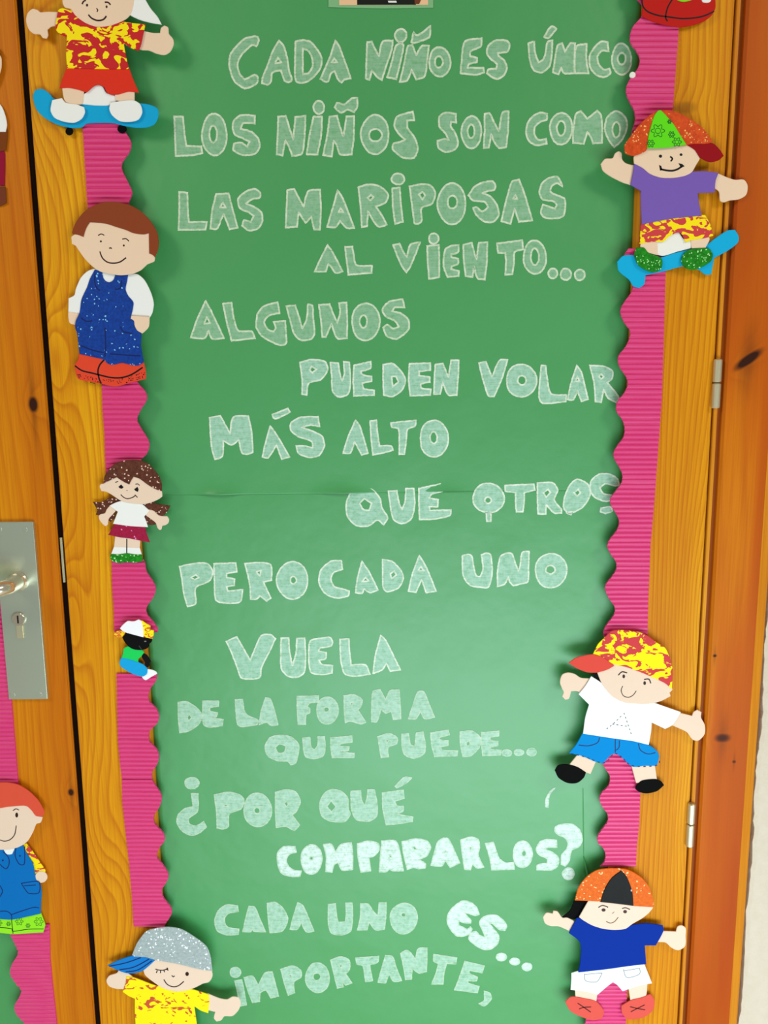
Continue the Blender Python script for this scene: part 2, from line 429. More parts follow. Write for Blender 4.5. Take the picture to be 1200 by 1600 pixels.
def ribbon_geo(path, wd, y, closed=False):
    """flat pen or chalk line of width wd along world (x, z) points"""
    n = len(path); L = []; Rr = []
    for i in range(n):
        if closed: a = path[i] - path[i - 1]; b = path[(i + 1) % n] - path[i]
        else: a = path[i] - path[max(i - 1, 0)]; b = path[min(i + 1, n - 1)] - path[i]
        if a.length < 1e-9: a = b
        if b.length < 1e-9: b = a
        t = (a.normalized() + b.normalized())
        t = t.normalized() if t.length > 1e-4 else a.normalized()
        nn = Vector((-t.y, t.x)); k = max(0.7, nn.dot(Vector((-a.normalized().y, a.normalized().x))))
        L.append(path[i] + nn * wd / 2 / k); Rr.append(path[i] - nn * wd / 2 / k)
    vs = [(p.x, y, p.y) for p in L] + [(p.x, y, p.y) for p in Rr]
    fs = []
    for i in range(n if closed else n - 1):
        j = (i + 1) % n; fs.append((n + i, n + j, j, i))
    return vs, fs
def opensmooth(pts, sub=6):
    V = [Vector((p[0], p[1])) for p in pts]; out = []
    for i in range(len(V) - 1):
        a = V[max(i - 1, 0)]; b = V[i]; c = V[i + 1]; d = V[min(i + 2, len(V) - 1)]
        for k in range(sub):
            t = k / sub
            out.append(0.5 * ((2 * b) + (c - a) * t + (2 * a - 5 * b + 4 * c - d) * t * t + (3 * b - a - 3 * c + d) * t ** 3))
    out.append(V[-1]); return out
def disc_pts(cx, cy, rx, ry, n=20, ph=0.0):
    return [Vector((cx + rx * math.cos(2 * math.pi * k / n + ph), cy + ry * math.sin(2 * math.pi * k / n + ph))) for k in range(n)]
def marks(name, items, T, y, m, parent, wpx=1.1):
    """pen marks in one colour: 'line' strings, ('dot', cx, cy, rx, ry), ('poly', pts), ('dash', pts)"""
    vs = []; fs = []
    def add(v, f):
        b = len(vs); vs.extend(v); fs.extend(tuple(b + k for k in q) for q in f)
    for it in items:
        if isinstance(it, str): it = ('line', it)
        kind = it[0]
        if kind in ('line', 'dash'):
            pts = opensmooth(parse(it[1])); wd = (it[2] if len(it) > 2 else wpx) * 0.0008
            wp = worldloop(pts, T, y)
            if kind == 'line': add(*ribbon_geo(wp, wd, y))
            else:
                # resample into dashes
                acc = 0; cur = []; on = True; dl = it[3] if len(it) > 3 else 0.0040
                fine = []
                for i in range(len(wp) - 1):
                    for k in range(8): fine.append(wp[i].lerp(wp[i + 1], k / 8))
                fine.append(wp[-1])
                for i in range(1, len(fine)):
                    if on: cur.append(fine[i - 1])
                    acc += (fine[i] - fine[i - 1]).length
                    if acc > dl:
                        if on and len(cur) > 1: add(*ribbon_geo(cur, wd, y))
                        cur = []; on = not on; acc = 0
        elif kind == 'dot':
            _, cx, cy, rx, ry = it; wp = ccw(worldloop(disc_pts(cx, cy, rx, ry, 14), T, y))
            add([(p.x, y, p.y) for p in wp], [tuple(range(len(wp)))])
        elif kind == 'poly':
            wp = ccw(worldloop(parse(it[1]), T, y)); _, tri = tess([wp])
            add([(p.x, y, p.y) for p in wp], tri)
        elif kind == 'flower':
            _, cx, cy, r = it
            pts = [Vector((cx + r * (0.80 + 0.20 * math.cos(6 * a)) * math.cos(a), cy + r * (0.80 + 0.20 * math.cos(6 * a)) * math.sin(a))) for a in [2 * math.pi * k / 48 for k in range(48)]]
            add(*ribbon_geo(worldloop(pts, T, y), 0.0007, y, True))
            add(*ribbon_geo(worldloop(disc_pts(cx, cy, r * 0.4, r * 0.4, 18), T, y), 0.0006, y, True))
    return mk(name, vs, fs, m, parent)

# ------------------------------------------------------------------ green paper sheets in the recess
YP = PD                                      # paper plane
def relief(x, z, yb):
    return yb - 0.0004 * (1 + math.sin(x * 9 + z * 4) * math.sin(z * 7 + 1.3)) * 0.5 - 0.0002 * (1 + math.sin(x * 31 + z * 17)) * 0.5
def sheet(name, px0, px1, py0, py1, yb, lifts, label):
    """slightly cockled sheet; lifts = places where its bottom edge stands off"""
    random.seed(5); nx, nz_ = 90, 110
    a = P(px0, py0, yb); 
    xa, xb = px0, px1; zt, zb = py0, py1
    vs = []; fs = []
    for i in range(nz_ + 1):
        u = i / nz_; u = 1 - (1 - u) ** 1.6; z = zt + (zb - zt) * u
        for j in range(nx + 1):
            x = xa + (xb - xa) * j / nx
            y = relief(x, z, yb)
            e = z - zb
            if e < 0.02:
                for (lx, lw, lh) in lifts:
                    y -= lh * math.exp(-((x - lx) / lw) ** 2) * math.exp(-e / 0.006)
            zz = z + (0.0012 * math.sin(x * 11) if i == nz_ and lifts else 0)
            vs.append((x, y, zz))
    n1 = nx + 1
    for i in range(nz_):
        for j in range(nx): fs.append((i * n1 + j, (i + 1) * n1 + j, (i + 1) * n1 + j + 1, i * n1 + j + 1))
    o = mk(name, vs, fs, M_paper, None, smooth=True)
    m = o.modifiers.new('thickness', 'SOLIDIFY'); m.thickness = 0.0002; m.offset = 0
    return tag(o, label, 'paper', 'green paper sheets on the doors')
zs = P(600, 769, YP).z
up_sheet = sheet('paper_sheet', xpl + 0.0006, xpr - 0.0006, 1.925, zs, YP - 0.0004, [(P(343, 770, YP).x, 0.020, 0.0048), (P(535, 765, YP).x, 0.024, 0.0045), (P(700, 763, YP).x, 0.02, 0.0014)], 'upper green paper sheet with chalk lettering from CADA NIÑO to MÁS ALTO')
lo_sheet = sheet('paper_sheet', xpl + 0.0006, xpr - 0.0006, zs + 0.012, 0.145, YP, [], 'lower green paper sheet with chalk lettering from QUE OTROS to IMPORTANTE')
xq = P(36, 1500, PD).x - 0.0006
ld = sheet('paper_sheet', xl2 - 0.78 + w2, xq, 1.925, 0.145, YP, [], 'green paper on the left-hand door, seen beside the bottom left pink strip')
# short upright crease low on the right, a raised fold of the same paper
def fold(px, py0, py1, wpx, hgt, parent, lean=0.0):
    vs = []; fs = []; n = 14
    for i in range(n + 1):
        t = i / n; a = P(px + lean * t, py0 + (py1 - py0) * t, YP - 0.0008); wd = 0.0008 * wpx * math.sin(math.pi * min(1, t * 0.75 + 0.12)) + 0.0001
        h = hgt * math.sin(math.pi * min(1, t * 0.75 + 0.12))
        vs += [(a.x - wd, YP - 0.0008, a.z), (a.x + wd * 0.2, YP - 0.0010 - h, a.z), (a.x + wd, YP - 0.0008, a.z)]
    for i in range(n):
        b = i * 3
        fs += [(b, b + 3, b + 4, b + 1), (b + 1, b + 4, b + 5, b + 2)]
    return mk('crease', vs, fs, M_paper, parent)
fold(912, 1338, 1378, 2.0, 0.003, lo_sheet, 8); fold(911, 1232, 1338, 0.8, 0.00025, lo_sheet, 1)

# ------------------------------------------------------------------ chalk letters
LET = [
(340,30,3.529,1,"""215,150 228,120 222,100 190,98 150,110 105,150 72,195 65,250 78,310 100,350 150,383 195,370 220,350 220,315 205,308 170,325 150,335 120,300 110,250 125,210 150,180 190,145
340,120 365,150 385,220 395,290 410,335 390,350 370,340 350,285 325,288 300,300 295,345 280,362 245,355 250,320 275,260 300,190 320,150 | 318,245 333,215 352,240
430,125 470,118 510,125 550,170 575,220 565,275 530,320 485,350 440,350 428,320 428,220 | 470,165 470,305 500,300 525,260 518,205 495,172
650,120 670,150 700,230 735,328 700,335 685,352 665,335 645,290 625,300 610,345 590,345 568,330 590,280 620,210 640,150 | 630,240 643,218 660,240
825,130 850,125 865,160 890,205 910,125 965,120 960,170 930,260 905,338 880,320 850,285 838,335 818,330 820,250
985,145 1010,135 1025,145 1010,230 985,332 935,322 960,240 + e1010,92,32,36
1050,150 1075,145 1095,200 1125,150 1165,148 1155,230 1140,318 1095,333 1070,280 1045,340 1005,348 1030,240 + 1068,130 1080,75 1098,90 1130,75 1172,40 1168,100 1110,125 1085,133"""),
(660,30,3.529,1,"""e95,237,58,82 | e90,238,22,32
235,125 325,108 322,150 265,180 262,205 300,215 300,240 255,250 250,270 335,270 340,295 300,308 210,300 215,240
470,180 480,140 460,120 400,120 362,150 355,190 375,220 410,250 405,275 365,278 355,300 380,320 415,332 450,310 465,270 450,230 420,205 415,190 440,185
583,135 615,125 620,190 640,240 665,225 680,180 690,125 715,120 712,200 700,260 660,295 615,285 592,230 + 670,100 700,50 715,40 738,55 710,90 690,108
745,145 770,135 785,180 815,135 840,135 838,220 838,300 780,300 765,270 750,305 718,295 730,220
850,150 905,138 902,220 915,300 840,300 838,220
1025,180 1020,130 985,125 945,160 920,210 925,270 960,310 1000,322 1035,300 1030,275 1000,280 970,250 965,205 990,175
e1097,222,53,85 | e1098,220,22,32"""),
(260,150,3.0,1,"""38,98 78,98 85,170 95,235 165,238 170,268 130,278 45,282 42,190
e226,182,58,97 | e220,180,18,40
415,95 415,130 360,130 350,155 400,170 430,200 438,240 415,272 360,278 315,255 318,225 350,220 380,238 390,215 360,200 320,180 312,130 340,95 380,90
525,98 560,95 580,160 595,205 605,100 652,95 648,190 635,272 590,282 575,240 558,210 545,280 518,275
690,98 730,98 725,190 708,275 658,275 672,180 + e715,55,25,30
765,98 800,95 815,150 830,190 845,98 880,95 878,200 868,275 815,275 800,235 785,210 775,285 735,278 755,180 + 790,55 800,35 835,40 870,12 895,10 895,50 880,78 850,65 820,80
e978,182,65,90 | e980,185,30,30
1155,75 1162,115 1130,115 1130,150 1165,200 1178,250 1160,290 1110,290 1060,250 1065,225 1100,215 1120,205 1090,180 1068,140 1080,100 1115,85"""),
(640,150,3.333,1,"""240,95 242,140 215,135 215,160 240,200 252,250 235,280 185,292 150,270 145,235 180,225 205,230 185,195 155,160 155,110 185,88
e322,190,52,82 | e320,185,18,35
390,95 415,92 440,140 465,185 475,120 485,85 515,82 512,180 502,268 465,272 440,240 425,200 412,270 385,272 390,180
715,95 712,125 680,135 650,165 650,205 670,230 710,225 712,250 660,258 620,235 605,190 615,140 650,100 685,88
e788,172,58,82 | e788,170,22,38
865,95 890,80 925,120 975,78 995,100 1002,180 1000,245 955,248 940,210 925,190 905,250 850,245 850,200
1075,80 1120,110 1132,160 1105,230 1065,268 1035,230 1015,170 1030,110 | e1075,178,20,40"""),
(260,260,3.333,1,"""68,135 110,138 112,210 118,290 212,290 205,330 65,332 68,230
260,145 325,142 345,220 372,320 330,328 300,250 285,280 265,325 230,325 240,230 | 280,215 295,190 310,215
460,118 490,140 485,165 450,170 415,195 455,210 495,240 500,290 475,325 430,335 395,310 405,280 440,290 455,260 430,240 385,220 375,170 410,135
630,125 665,118 690,165 715,212 740,130 800,122 805,220 800,330 770,330 755,265 725,295 690,240 680,315 622,320
892,125 915,160 940,220 978,322 940,322 905,285 880,318 838,315 860,240 880,170 | 898,238 908,220 922,238
1000,110 1050,95 1110,105 1155,150 1140,190 1090,210 1125,260 1148,305 1105,315 1070,270 1050,235 1045,312 1018,318 1012,220 | 1048,165 1065,150 1080,160 1062,178"""),
(600,260,3.75,1,"""48,130 92,125 100,230 110,325 65,338 52,240 + e82,75,38,32
150,120 215,105 275,115 300,160 280,220 220,245 220,320 200,338 178,335 165,240 | 205,165 225,150 240,170 225,195
e397,220,82,118 | e400,210,28,38
635,88 652,110 645,140 610,145 575,158 620,175 660,225 672,285 640,325 590,325 540,285 522,245 540,240 575,265 610,240 590,210 520,200 495,170 530,120 580,95
790,78 815,140 840,220 868,318 790,325 765,250 740,338 688,322 705,240 735,130 750,90 | 755,190 770,170 780,190
1015,62 1045,118 1010,100 980,120 975,150 1010,170 1055,190 1062,230 1050,290 1010,305 940,300 918,275 930,225 960,235 1000,250 1010,225 990,205 930,195 910,155 925,100 970,68"""),
(480,360,2.667,1,"""85,62 105,90 148,172 120,178 98,150 88,140 78,172 32,172 60,110
158,70 188,68 195,110 205,145 270,148 268,178 172,185 165,130
358,62 385,55 400,90 415,110 430,60 470,50 455,90 430,150 413,175 395,150 375,105
500,65 548,62 550,130 550,195 508,203 502,130 + e527,35,20,22
575,80 600,65 630,62 628,92 600,100 600,112 628,118 628,140 602,150 600,162 632,170 630,190 585,195 568,150
650,60 685,52 695,90 705,120 715,52 750,50 748,130 740,205 710,200 695,150 688,195 660,190 652,120
790,55 895,42 900,80 865,90 862,130 855,182 825,185 828,130 825,95 795,95
e948,112,47,70 | e948,110,17,35
e1023,180,19,21
e1077,183,22,24
e1135,186,21,22"""),
(290,455,3.333,1,"""105,52 135,105 200,245 140,248 120,205 100,245 28,242 60,150 | 98,170 112,135 128,165
195,65 240,60 250,130 275,205 345,210 362,245 240,258 215,160
480,58 490,115 465,118 430,130 410,160 430,200 460,210 470,190 460,160 520,155 522,200 525,270 500,282 450,265 400,235 370,190 375,120 410,78
525,78 572,75 590,130 608,195 630,150 638,68 660,75 665,140 672,220 655,248 600,255 565,220 545,150
695,72 750,68 770,120 790,165 805,110 800,62 838,60 842,150 840,245 790,245 760,170 730,240 712,238 705,150
e938,160,72,98 | e926,158,20,32
1130,42 1140,85 1090,85 1075,105 1120,115 1160,150 1160,200 1100,248 1050,235 1028,190 1050,175 1080,195 1110,185 1090,155 1040,130 1025,95 1060,55"""),
(460,550,2.308,2,"""20,38 60,28 110,35 120,65 95,100 52,112 45,155 28,152 28,95 | 55,65 62,52 80,62 65,75
130,38 158,40 165,80 172,105 180,80 178,35 198,38 202,100 195,150 160,162 138,140 135,90
215,48 275,35 275,58 240,70 245,82 278,88 278,105 245,112 250,132 288,138 288,155 215,158 212,100
320,45 355,42 385,70 400,100 390,135 355,160 322,155 320,100 | 350,90 365,88 375,108 355,125
415,42 490,40 490,65 450,70 450,85 488,90 488,108 455,115 458,130 492,135 490,155 418,158 412,100
508,45 535,42 555,90 565,30 592,30 590,90 585,155 555,155 535,110 525,152 503,152 505,90
665,40 690,35 712,90 740,30 768,28 750,90 720,160 700,158 680,100
e818,103,54,60 | e820,102,15,17
890,48 905,50 912,100 925,150 980,155 978,178 895,185 882,165 885,100
1018,48 1035,75 1058,170 1035,178 1020,140 1005,172 985,172 995,120 | 1012,105 1020,88 1028,105
1065,48 1115,52 1145,68 1145,95 1128,110 1170,165 1160,182 1130,165 1115,135 1105,182 1085,178 1080,110 | 1098,88 1105,80 1115,90 1105,98"""),
(320,630,3.077,2,"""25,70 75,60 100,105 122,145 135,70 165,60 210,62 225,130 232,235 205,245 180,240 165,175 130,200 90,180 85,255 50,270 35,220 28,140
315,110 345,150 380,210 408,258 370,268 345,200 305,262 278,258 290,200 + 325,55 400,25 410,42 345,75 330,70
545,65 552,112 510,105 465,115 520,135 565,160 575,205 550,250 500,260 450,240 440,205 480,205 520,215 515,185 450,160 415,130 415,95 460,68
725,82 745,110 785,240 755,248 720,185 700,238 665,240 690,160
795,85 825,82 830,140 840,205 895,205 905,225 850,240 808,248 800,170
895,95 1015,82 1010,110 975,125 968,180 960,245 935,245 935,180 930,122 900,115
e1102,170,67,90 | e1100,165,17,28"""),
(530,730,2.667,2,"""100,88 140,95 170,130 178,170 202,210 185,240 160,220 120,245 70,242 35,205 30,150 50,105 | 85,150 105,130 135,150 125,180 100,175
205,100 240,98 250,150 262,175 275,140 278,88 310,88 315,150 300,215 260,235 225,215 212,150
332,88 420,70 430,100 385,112 375,128 412,135 410,165 375,165 378,180 465,178 462,200 400,215 335,218 332,150
e622,128,65,62 | e620,137,14,13 + 612,188 632,188 632,225 615,225
690,75 810,70 815,95 770,105 770,150 765,185 738,185 735,150 735,105 692,100
825,65 890,65 910,95 895,135 925,175 925,190 895,190 862,155 860,195 828,195 826,130 | 850,105 870,92 880,105 862,125
990,50 1035,70 1045,115 1015,165 960,192 935,170 940,120 960,75 | 978,105 995,92 1005,108 990,120 + 948,190 970,185 965,198
1165,75 1160,50 1130,30 1085,28 1050,55 1045,95 1065,125 1110,142 1140,135 1138,118 1100,110 1085,85 1110,68 1150,78 + 1090,170 1130,165 1138,182 1110,192 1088,185"""),
(270,850,2.791,2,"""30,98 90,85 150,85 175,120 160,160 100,190 100,260 65,272 50,220 40,150 | 80,145 100,135 115,145 95,155
180,85 275,82 280,120 235,128 235,145 270,152 268,180 235,185 240,205 305,198 295,250 240,258 190,245 182,170
315,85 370,80 425,88 432,125 430,158 395,165 428,235 410,248 380,225 365,240 340,240 335,170 | 365,120 385,115 380,140
e522,158,68,80 | e526,157,13,17
735,72 740,110 700,125 690,155 705,185 740,195 770,205 765,225 715,235 665,215 638,170 645,115 690,75
825,75 855,120 895,200 860,212 835,195 825,215 797,212 805,150 | 825,165 840,145 855,160
915,68 955,75 995,115 1005,150 985,190 935,208 918,190 915,120 | 948,130 965,118 975,135 955,150
1075,50 1105,100 1148,205 1105,212 1085,155 1060,210 1028,205 1045,130 | 1070,115 1082,98 1095,115"""),
(690,850,5.714,2,"""185,105 235,92 268,105 285,200 310,285 345,290 370,220 355,95 400,80 435,90 450,200 445,300 415,385 340,385 260,370 210,320 188,250
525,110 580,82 625,85 660,180 685,240 700,200 720,75 780,65 775,200 768,335 700,355 640,370 610,340 595,290 560,360 500,378 498,250
e975,237,140,155 | e970,228,42,38"""),
(340,980,4.0,2,"""55,88 120,58 150,110 205,205 240,120 275,50 330,45 362,70 330,140 275,250 265,310 220,322 150,315 120,240 80,140
398,68 445,65 450,150 468,240 490,160 495,70 545,68 550,180 542,280 500,312 440,305 400,260 395,150
580,85 640,68 700,62 718,85 710,115 640,130 630,148 680,158 675,195 635,205 650,230 718,238 715,285 650,295 585,280 570,190
765,75 820,72 825,150 835,235 925,235 952,292 860,305 795,290 770,200
1020,50 1050,80 1100,180 1142,265 1080,275 1055,225 1030,265 972,288 985,180"""),
(270,1065,2.857,3,"""25,92 60,88 100,110 132,150 115,190 70,220 32,228 25,160 | 65,160 75,145 85,160 72,175
135,85 205,85 205,108 165,115 165,130 200,138 195,155 170,160 225,168 222,195 165,202 138,190
280,80 312,78 320,130 335,150 380,170 378,190 310,200 290,190 282,130
415,70 435,75 455,130 470,192 440,195 420,180 385,192 395,130
555,65 650,62 650,90 610,95 600,112 612,120 610,140 595,145 592,190 560,190 556,130
e690,128,48,62 | e686,123,12,12
765,62 810,58 845,80 840,110 825,125 862,180 840,188 790,175 770,182 765,120 | 792,95 805,92 800,108
895,42 925,35 950,80 970,40 1010,35 1015,100 1018,165 985,168 975,130 950,140 930,120 910,178 888,178 888,110
1095,45 1120,45 1140,90 1168,158 1125,165 1105,130 1085,165 1052,165 1070,110"""),
(400,1130,2.667,3,"""105,48 150,58 178,90 175,130 165,165 145,172 135,158 90,155 50,135 38,95 60,58 | 80,100 98,85 125,95 118,120 92,122
195,62 225,58 230,100 245,110 258,90 258,55 285,55 288,100 280,135 240,147 205,135
312,60 400,52 400,78 350,85 350,95 388,98 385,112 355,118 408,125 408,142 318,142 312,100
508,55 555,42 588,60 585,85 550,100 552,140 522,142 515,100 | 540,68 555,68 545,82
608,45 635,42 645,90 662,95 668,40 695,35 705,85 700,125 660,145 620,130 608,90
728,40 800,28 806,48 765,58 765,68 800,72 800,92 768,98 775,110 840,115 838,135 745,138 732,90
850,35 900,32 935,60 930,100 895,135 862,138 852,90 | 875,80 890,72 892,90 878,95
940,38 1012,32 1012,52 975,58 978,70 1008,75 1008,92 975,100 980,108 1022,112 1018,132 945,135 940,90
e1045,123,20,14
e1095,121,20,13
e1148,119,20,16"""),
(260,1200,3.0,3,"""118,118 148,118 150,170 145,205 105,235 108,260 140,270 175,250 188,275 160,300 120,315 75,295 50,255 55,220 85,190 125,180 + e120,70,33,27
225,125 290,112 345,125 365,150 350,190 295,215 290,275 265,285 238,280 235,200 | 265,178 280,168 292,180
e428,195,65,80 | e425,198,14,14
512,112 560,100 605,110 628,155 610,200 590,220 625,265 600,290 560,272 515,278 512,200 | 552,165 562,155 572,168 562,180
770,100 820,108 850,140 852,190 862,215 835,250 770,248 730,225 718,170 735,125 | 752,180 772,152 795,180 775,205
865,108 910,105 915,150 930,175 940,140 945,100 975,100 988,170 985,225 950,248 890,240 868,190
1012,115 1110,102 1115,140 1070,155 1080,175 1110,178 1110,200 1080,215 1155,228 1152,250 1070,262 1030,265 1015,190 + 1072,85 1115,42 1150,45 1130,65 1080,92"""),
(420,1280,4.615,4,"""190,195 198,235 150,250 125,290 145,340 180,365 235,370 225,410 170,412 95,390 65,320 65,240 110,195
e308,288,75,108 | e308,280,14,14
395,180 450,178 480,240 520,180 595,168 605,260 605,360 530,365 500,310 470,325 455,380 412,375 415,270
640,175 720,155 790,175 795,220 760,262 720,275 735,370 665,380 645,280
815,155 915,155 945,240 970,370 890,370 870,355 845,378 798,378 805,260 | 865,275 878,255 892,275
960,160 1060,140 1140,155 1165,200 1140,260 1080,290 1130,320 1125,350 1080,355 1045,345 1000,360 975,260 | 1035,200 1055,195 1070,215 1050,220"""),
(660,1220,4.615,4,"""150,410 185,415 220,480 268,590 200,622 165,570 140,612 62,608 85,520 110,440 | 140,520 165,500 180,510
275,425 350,402 400,420 412,480 400,530 440,620 395,628 360,595 345,638 305,635 290,540 | 335,475 360,475 345,500
455,450 510,440 530,500 555,560 600,590 655,585 662,635 500,640 485,550
e722,528,68,98 | e732,522,18,22
965,425 968,478 910,478 870,490 930,510 978,550 975,610 930,640 825,640 830,605 900,590 900,560 840,530 820,490 850,435 900,420
960,330 1010,310 1080,312 1130,350 1152,420 1130,470 1075,500 1055,580 1030,612 1000,600 1005,530 1040,490 1050,450 1030,410 975,385 955,360 + e1052,668,42,42
955,50 915,100 905,190 890,185 890,130 925,70"""),
(320,1390,3.529,3,"""180,88 185,120 130,130 108,160 120,200 155,212 188,215 185,245 120,248 70,225 55,170 75,115 120,82
245,90 275,95 300,150 335,232 270,228 262,210 255,230 210,230 225,160
345,75 385,68 430,100 458,160 430,225 360,238 350,160
512,70 540,85 570,150 602,228 560,232 532,180 510,218 470,218 485,160
682,80 720,75 725,130 735,180 775,175 780,130 778,72 812,72 815,140 805,225 760,248 700,240 682,190
860,75 900,78 930,120 955,145 962,70 1000,70 998,150 990,218 940,220 905,175 895,220 842,222 858,150
e1097,158,75,85 | e1095,138,13,12"""),
(650,1380,6.0,4,"""440,160 520,180 570,230 592,290 555,300 490,280 450,270 490,320 515,345 510,370 460,370 400,350 400,390 440,410 480,430 510,405 525,425 500,470 440,495 380,490 330,440 295,370 300,290 350,220
690,295 760,300 820,350 850,400 830,440 780,430 710,370 690,380 740,440 775,490 765,560 710,610 640,620 560,580 495,520 510,470 560,450 600,490 650,500 620,430 595,370 620,320
e800,688,48,36
e925,730,45,32
e1040,780,45,36"""),
(350,1480,2.791,3,"""48,145 78,140 90,200 98,250 72,255 60,200 + e50,108,23,23
88,130 125,125 150,165 180,110 210,105 225,160 238,212 205,220 185,185 160,195 155,235 125,240 105,190
248,95 300,80 335,100 335,130 305,150 308,198 280,208 262,150 | 280,122 295,118 295,130
e408,132,52,65 | e405,128,17,16
465,55 510,40 545,55 548,95 530,115 558,155 530,165 515,145 520,172 495,178 480,120 | 500,78 515,75 512,90
575,45 675,38 670,65 635,75 648,145 618,150 605,80 580,72
705,35 735,40 750,85 775,145 740,148 720,115 705,155 672,152 685,100
770,25 800,12 835,50 848,5 885,2 885,60 882,105 850,112 820,90 818,138 792,140 782,80
915,30 1015,45 1010,72 970,70 960,110 955,160 905,160 925,110 935,70 915,60
1050,60 1135,80 1125,110 1070,100 1068,112 1105,130 1100,145 1065,145 1062,155 1112,170 1105,198 1005,185 1030,120
1135,190 1160,200 1165,225 1135,255 1112,245 1135,230"""),
]
FILL = {1: M_fill1, 2: M_fill2, 3: M_fill3, 4: M_fill4}; LINE = {1: M_line1, 2: M_line2, 3: M_line3, 4: M_line4}
LW = {1: 2.7, 2: 2.5, 3: 2.0, 4: 2.2}
random.seed(11); zo = 0.0
def loop_of(s, sc_):
    s = s.strip()
    if s[0] == 'e':
        cx, cy, rx, ry = [float(v) for v in s[1:].split(',')]
        n = max(14, int((rx + ry) / sc_ * 1.6)); a0 = random.random() * 6
        return [Vector((cx + rx * (1 + 0.03 * math.sin(3 * a + a0)) * math.cos(a), cy + ry * (1 + 0.025 * math.sin(2 * a + a0)) * math.sin(a))) for a in [2 * math.pi * k / n for k in range(n)]]
    return smooth(parse(s), 2.2 * sc_, 72, 0.45)
for (ox, oy, s, st, txt) in LET:
    T = (ox, oy, s)
    for line in txt.strip().split('\n'):
        vs = []; fs = []; fm = []
        for shape in line.split('+'):
            loops = [ccw(worldloop(loop_of(q, s), T, YP)) for q in shape.split('|')]
            pp, tri = tess(loops); b = len(vs); yy = YP - 0.0012
            vs += [(p.x, yy, p.y) for p in pp]
            for t in tri:
                A, B, C_ = (pp[k] for k in t)
                if (B.x - A.x) * (C_.y - A.y) - (B.y - A.y) * (C_.x - A.x) < 0: t = (t[0], t[2], t[1])
                fs.append(tuple(b + k for k in t)); fm.append(0)
            for lp in loops:
                wob = [q + Vector((random.uniform(-1, 1), random.uniform(-1, 1))) * 0.00022 for q in lp]
                v2, f2 = ribbon_geo(wob, LW[st] * 0.0008, yy - 0.00006, True); b = len(vs)
                vs += v2; fs += [tuple(b + k for k in q) for q in f2]; fm += [1] * len(f2)
        py = oy + float(line.lstrip('e').split(',')[1].split()[0]) / s
        vs = [(x, relief(x, z, YP - 0.0004 if z > zs - 0.002 else YP) - 0.00026 - zo - (yy - y), z) for (x, y, z) in vs]
        zo = 0.00005 - zo
        mk('chalk_letter', vs, fs, [FILL[st], LINE[st]], up_sheet if oy < 730 else lo_sheet, fm)

# ------------------------------------------------------------------ pink corrugated borders
CT = 0.0032
def interp(pts, y):
    if y <= pts[0][1]:
        a, b = pts[0], pts[1]
    elif y >= pts[-1][1]: a, b = pts[-2], pts[-1]
    else:
        for a, b in zip(pts, pts[1:]):
            if a[1] <= y <= b[1]: break
    return a[0] + (b[0] - a[0]) * (y - a[1]) / max(1e-6, b[1] - a[1])
def curve_interp(pts, y):
    if y <= pts[0][1]: return pts[0][0]
    if y >= pts[-1][1]: return pts[-1][0]
    for i in range(len(pts) - 1):
        if pts[i][1] <= y <= pts[i + 1][1]: break
    a = pts[max(i - 1, 0)]; b = pts[i]; c = pts[i + 1]; d = pts[min(i + 2, len(pts) - 1)]
    h = c[1] - b[1]; t = (y - b[1]) / h
    m0 = (c[0] - a[0]) / max(1e-6, c[1] - a[1]) * h; m1 = (d[0] - b[0]) / max(1e-6, d[1] - b[1]) * h
    return (2 * t**3 - 3 * t * t + 1) * b[0] + (t**3 - 2 * t * t + t) * m0 + (-2 * t**3 + 3 * t * t) * c[0] + (t**3 - t * t) * m1
def border(outer, inner, y0, y1, label, period=0.0062):
    outer = parse(outer); inner = parse(inner)
    za = P(600, y0, -CT).z; zb = P(600, y1, -CT).z
    n = max(8, int((za - zb) / period * 10)); K = 10
    F_, B_ = [], []
    for i in range(n + 1):
        py = y0 + (y1 - y0) * i / n
        xo = interp(outer, py); xi = curve_interp(inner, py)
        for k in range(K + 1):
            p = P(xo + (xi - xo) * k / K, py, -CT)
            rip = 0.5 + 0.5 * math.cos(2 * math.pi * p.z / period + 0.25 * math.sin(p.x * 60))
            y = -CT + 0.0019 * (1 - rip) ** 3
            u = k / K
            lift = 0.0010 * u * u * (0.5 + 0.5 * math.sin(p.z * 70))
            F_.append((p.x, y - lift, p.z)); B_.append((p.x, -0.0002 - lift, p.z))
    vs = F_ + B_; N = len(F_); fs = []; c = K + 1
    flip = interp(outer, y0) < curve_interp(inner, y0)
    for i in range(n):
        for k in range(K):
            a = i * c + k; q = (a, a + c, a + c + 1, a + 1)
            fs.append(q if flip else q[::-1]); q2 = tuple(N + v for v in q); fs.append(q2[::-1] if flip else q2)
        for k in (0, K):
            a = i * c + k; q = (a, N + a, N + a + c, a + c); fs.append(q)
    for i in (0, n):
        for k in range(K):
            a = i * c + k; fs.append((a, a + 1, N + a + 1, N + a))
    o = mk('corrugated_border', vs, fs, M_card, None, smooth=False)
    return tag(o, label, 'border strip', 'pink corrugated border strips with scalloped edges')
border('110,-110 129,202 136,317 138,335', '186,-110 176,-80 190,-50 178,-25 191,0 180,30 193,60 182,90 196,120 184,150 195,170 185,188 195,205 204,221 202.5,236 191,254 190.6,265 200,285 206,300 201,316 196,335', -110, 335, 'pink corrugated strip at upper left between blue skateboard and brown-haired boy')
border('158,580 159,605 160,642 163,680 164,717 165,745', '212,590 216,599 227.5,612.5 229,625 220,640 214,655 219,667 230,685 233,695 229,709 220,719 214,733 216,745', 585, 745, 'pink corrugated strip between the coral shoes and the pigtailed girl')
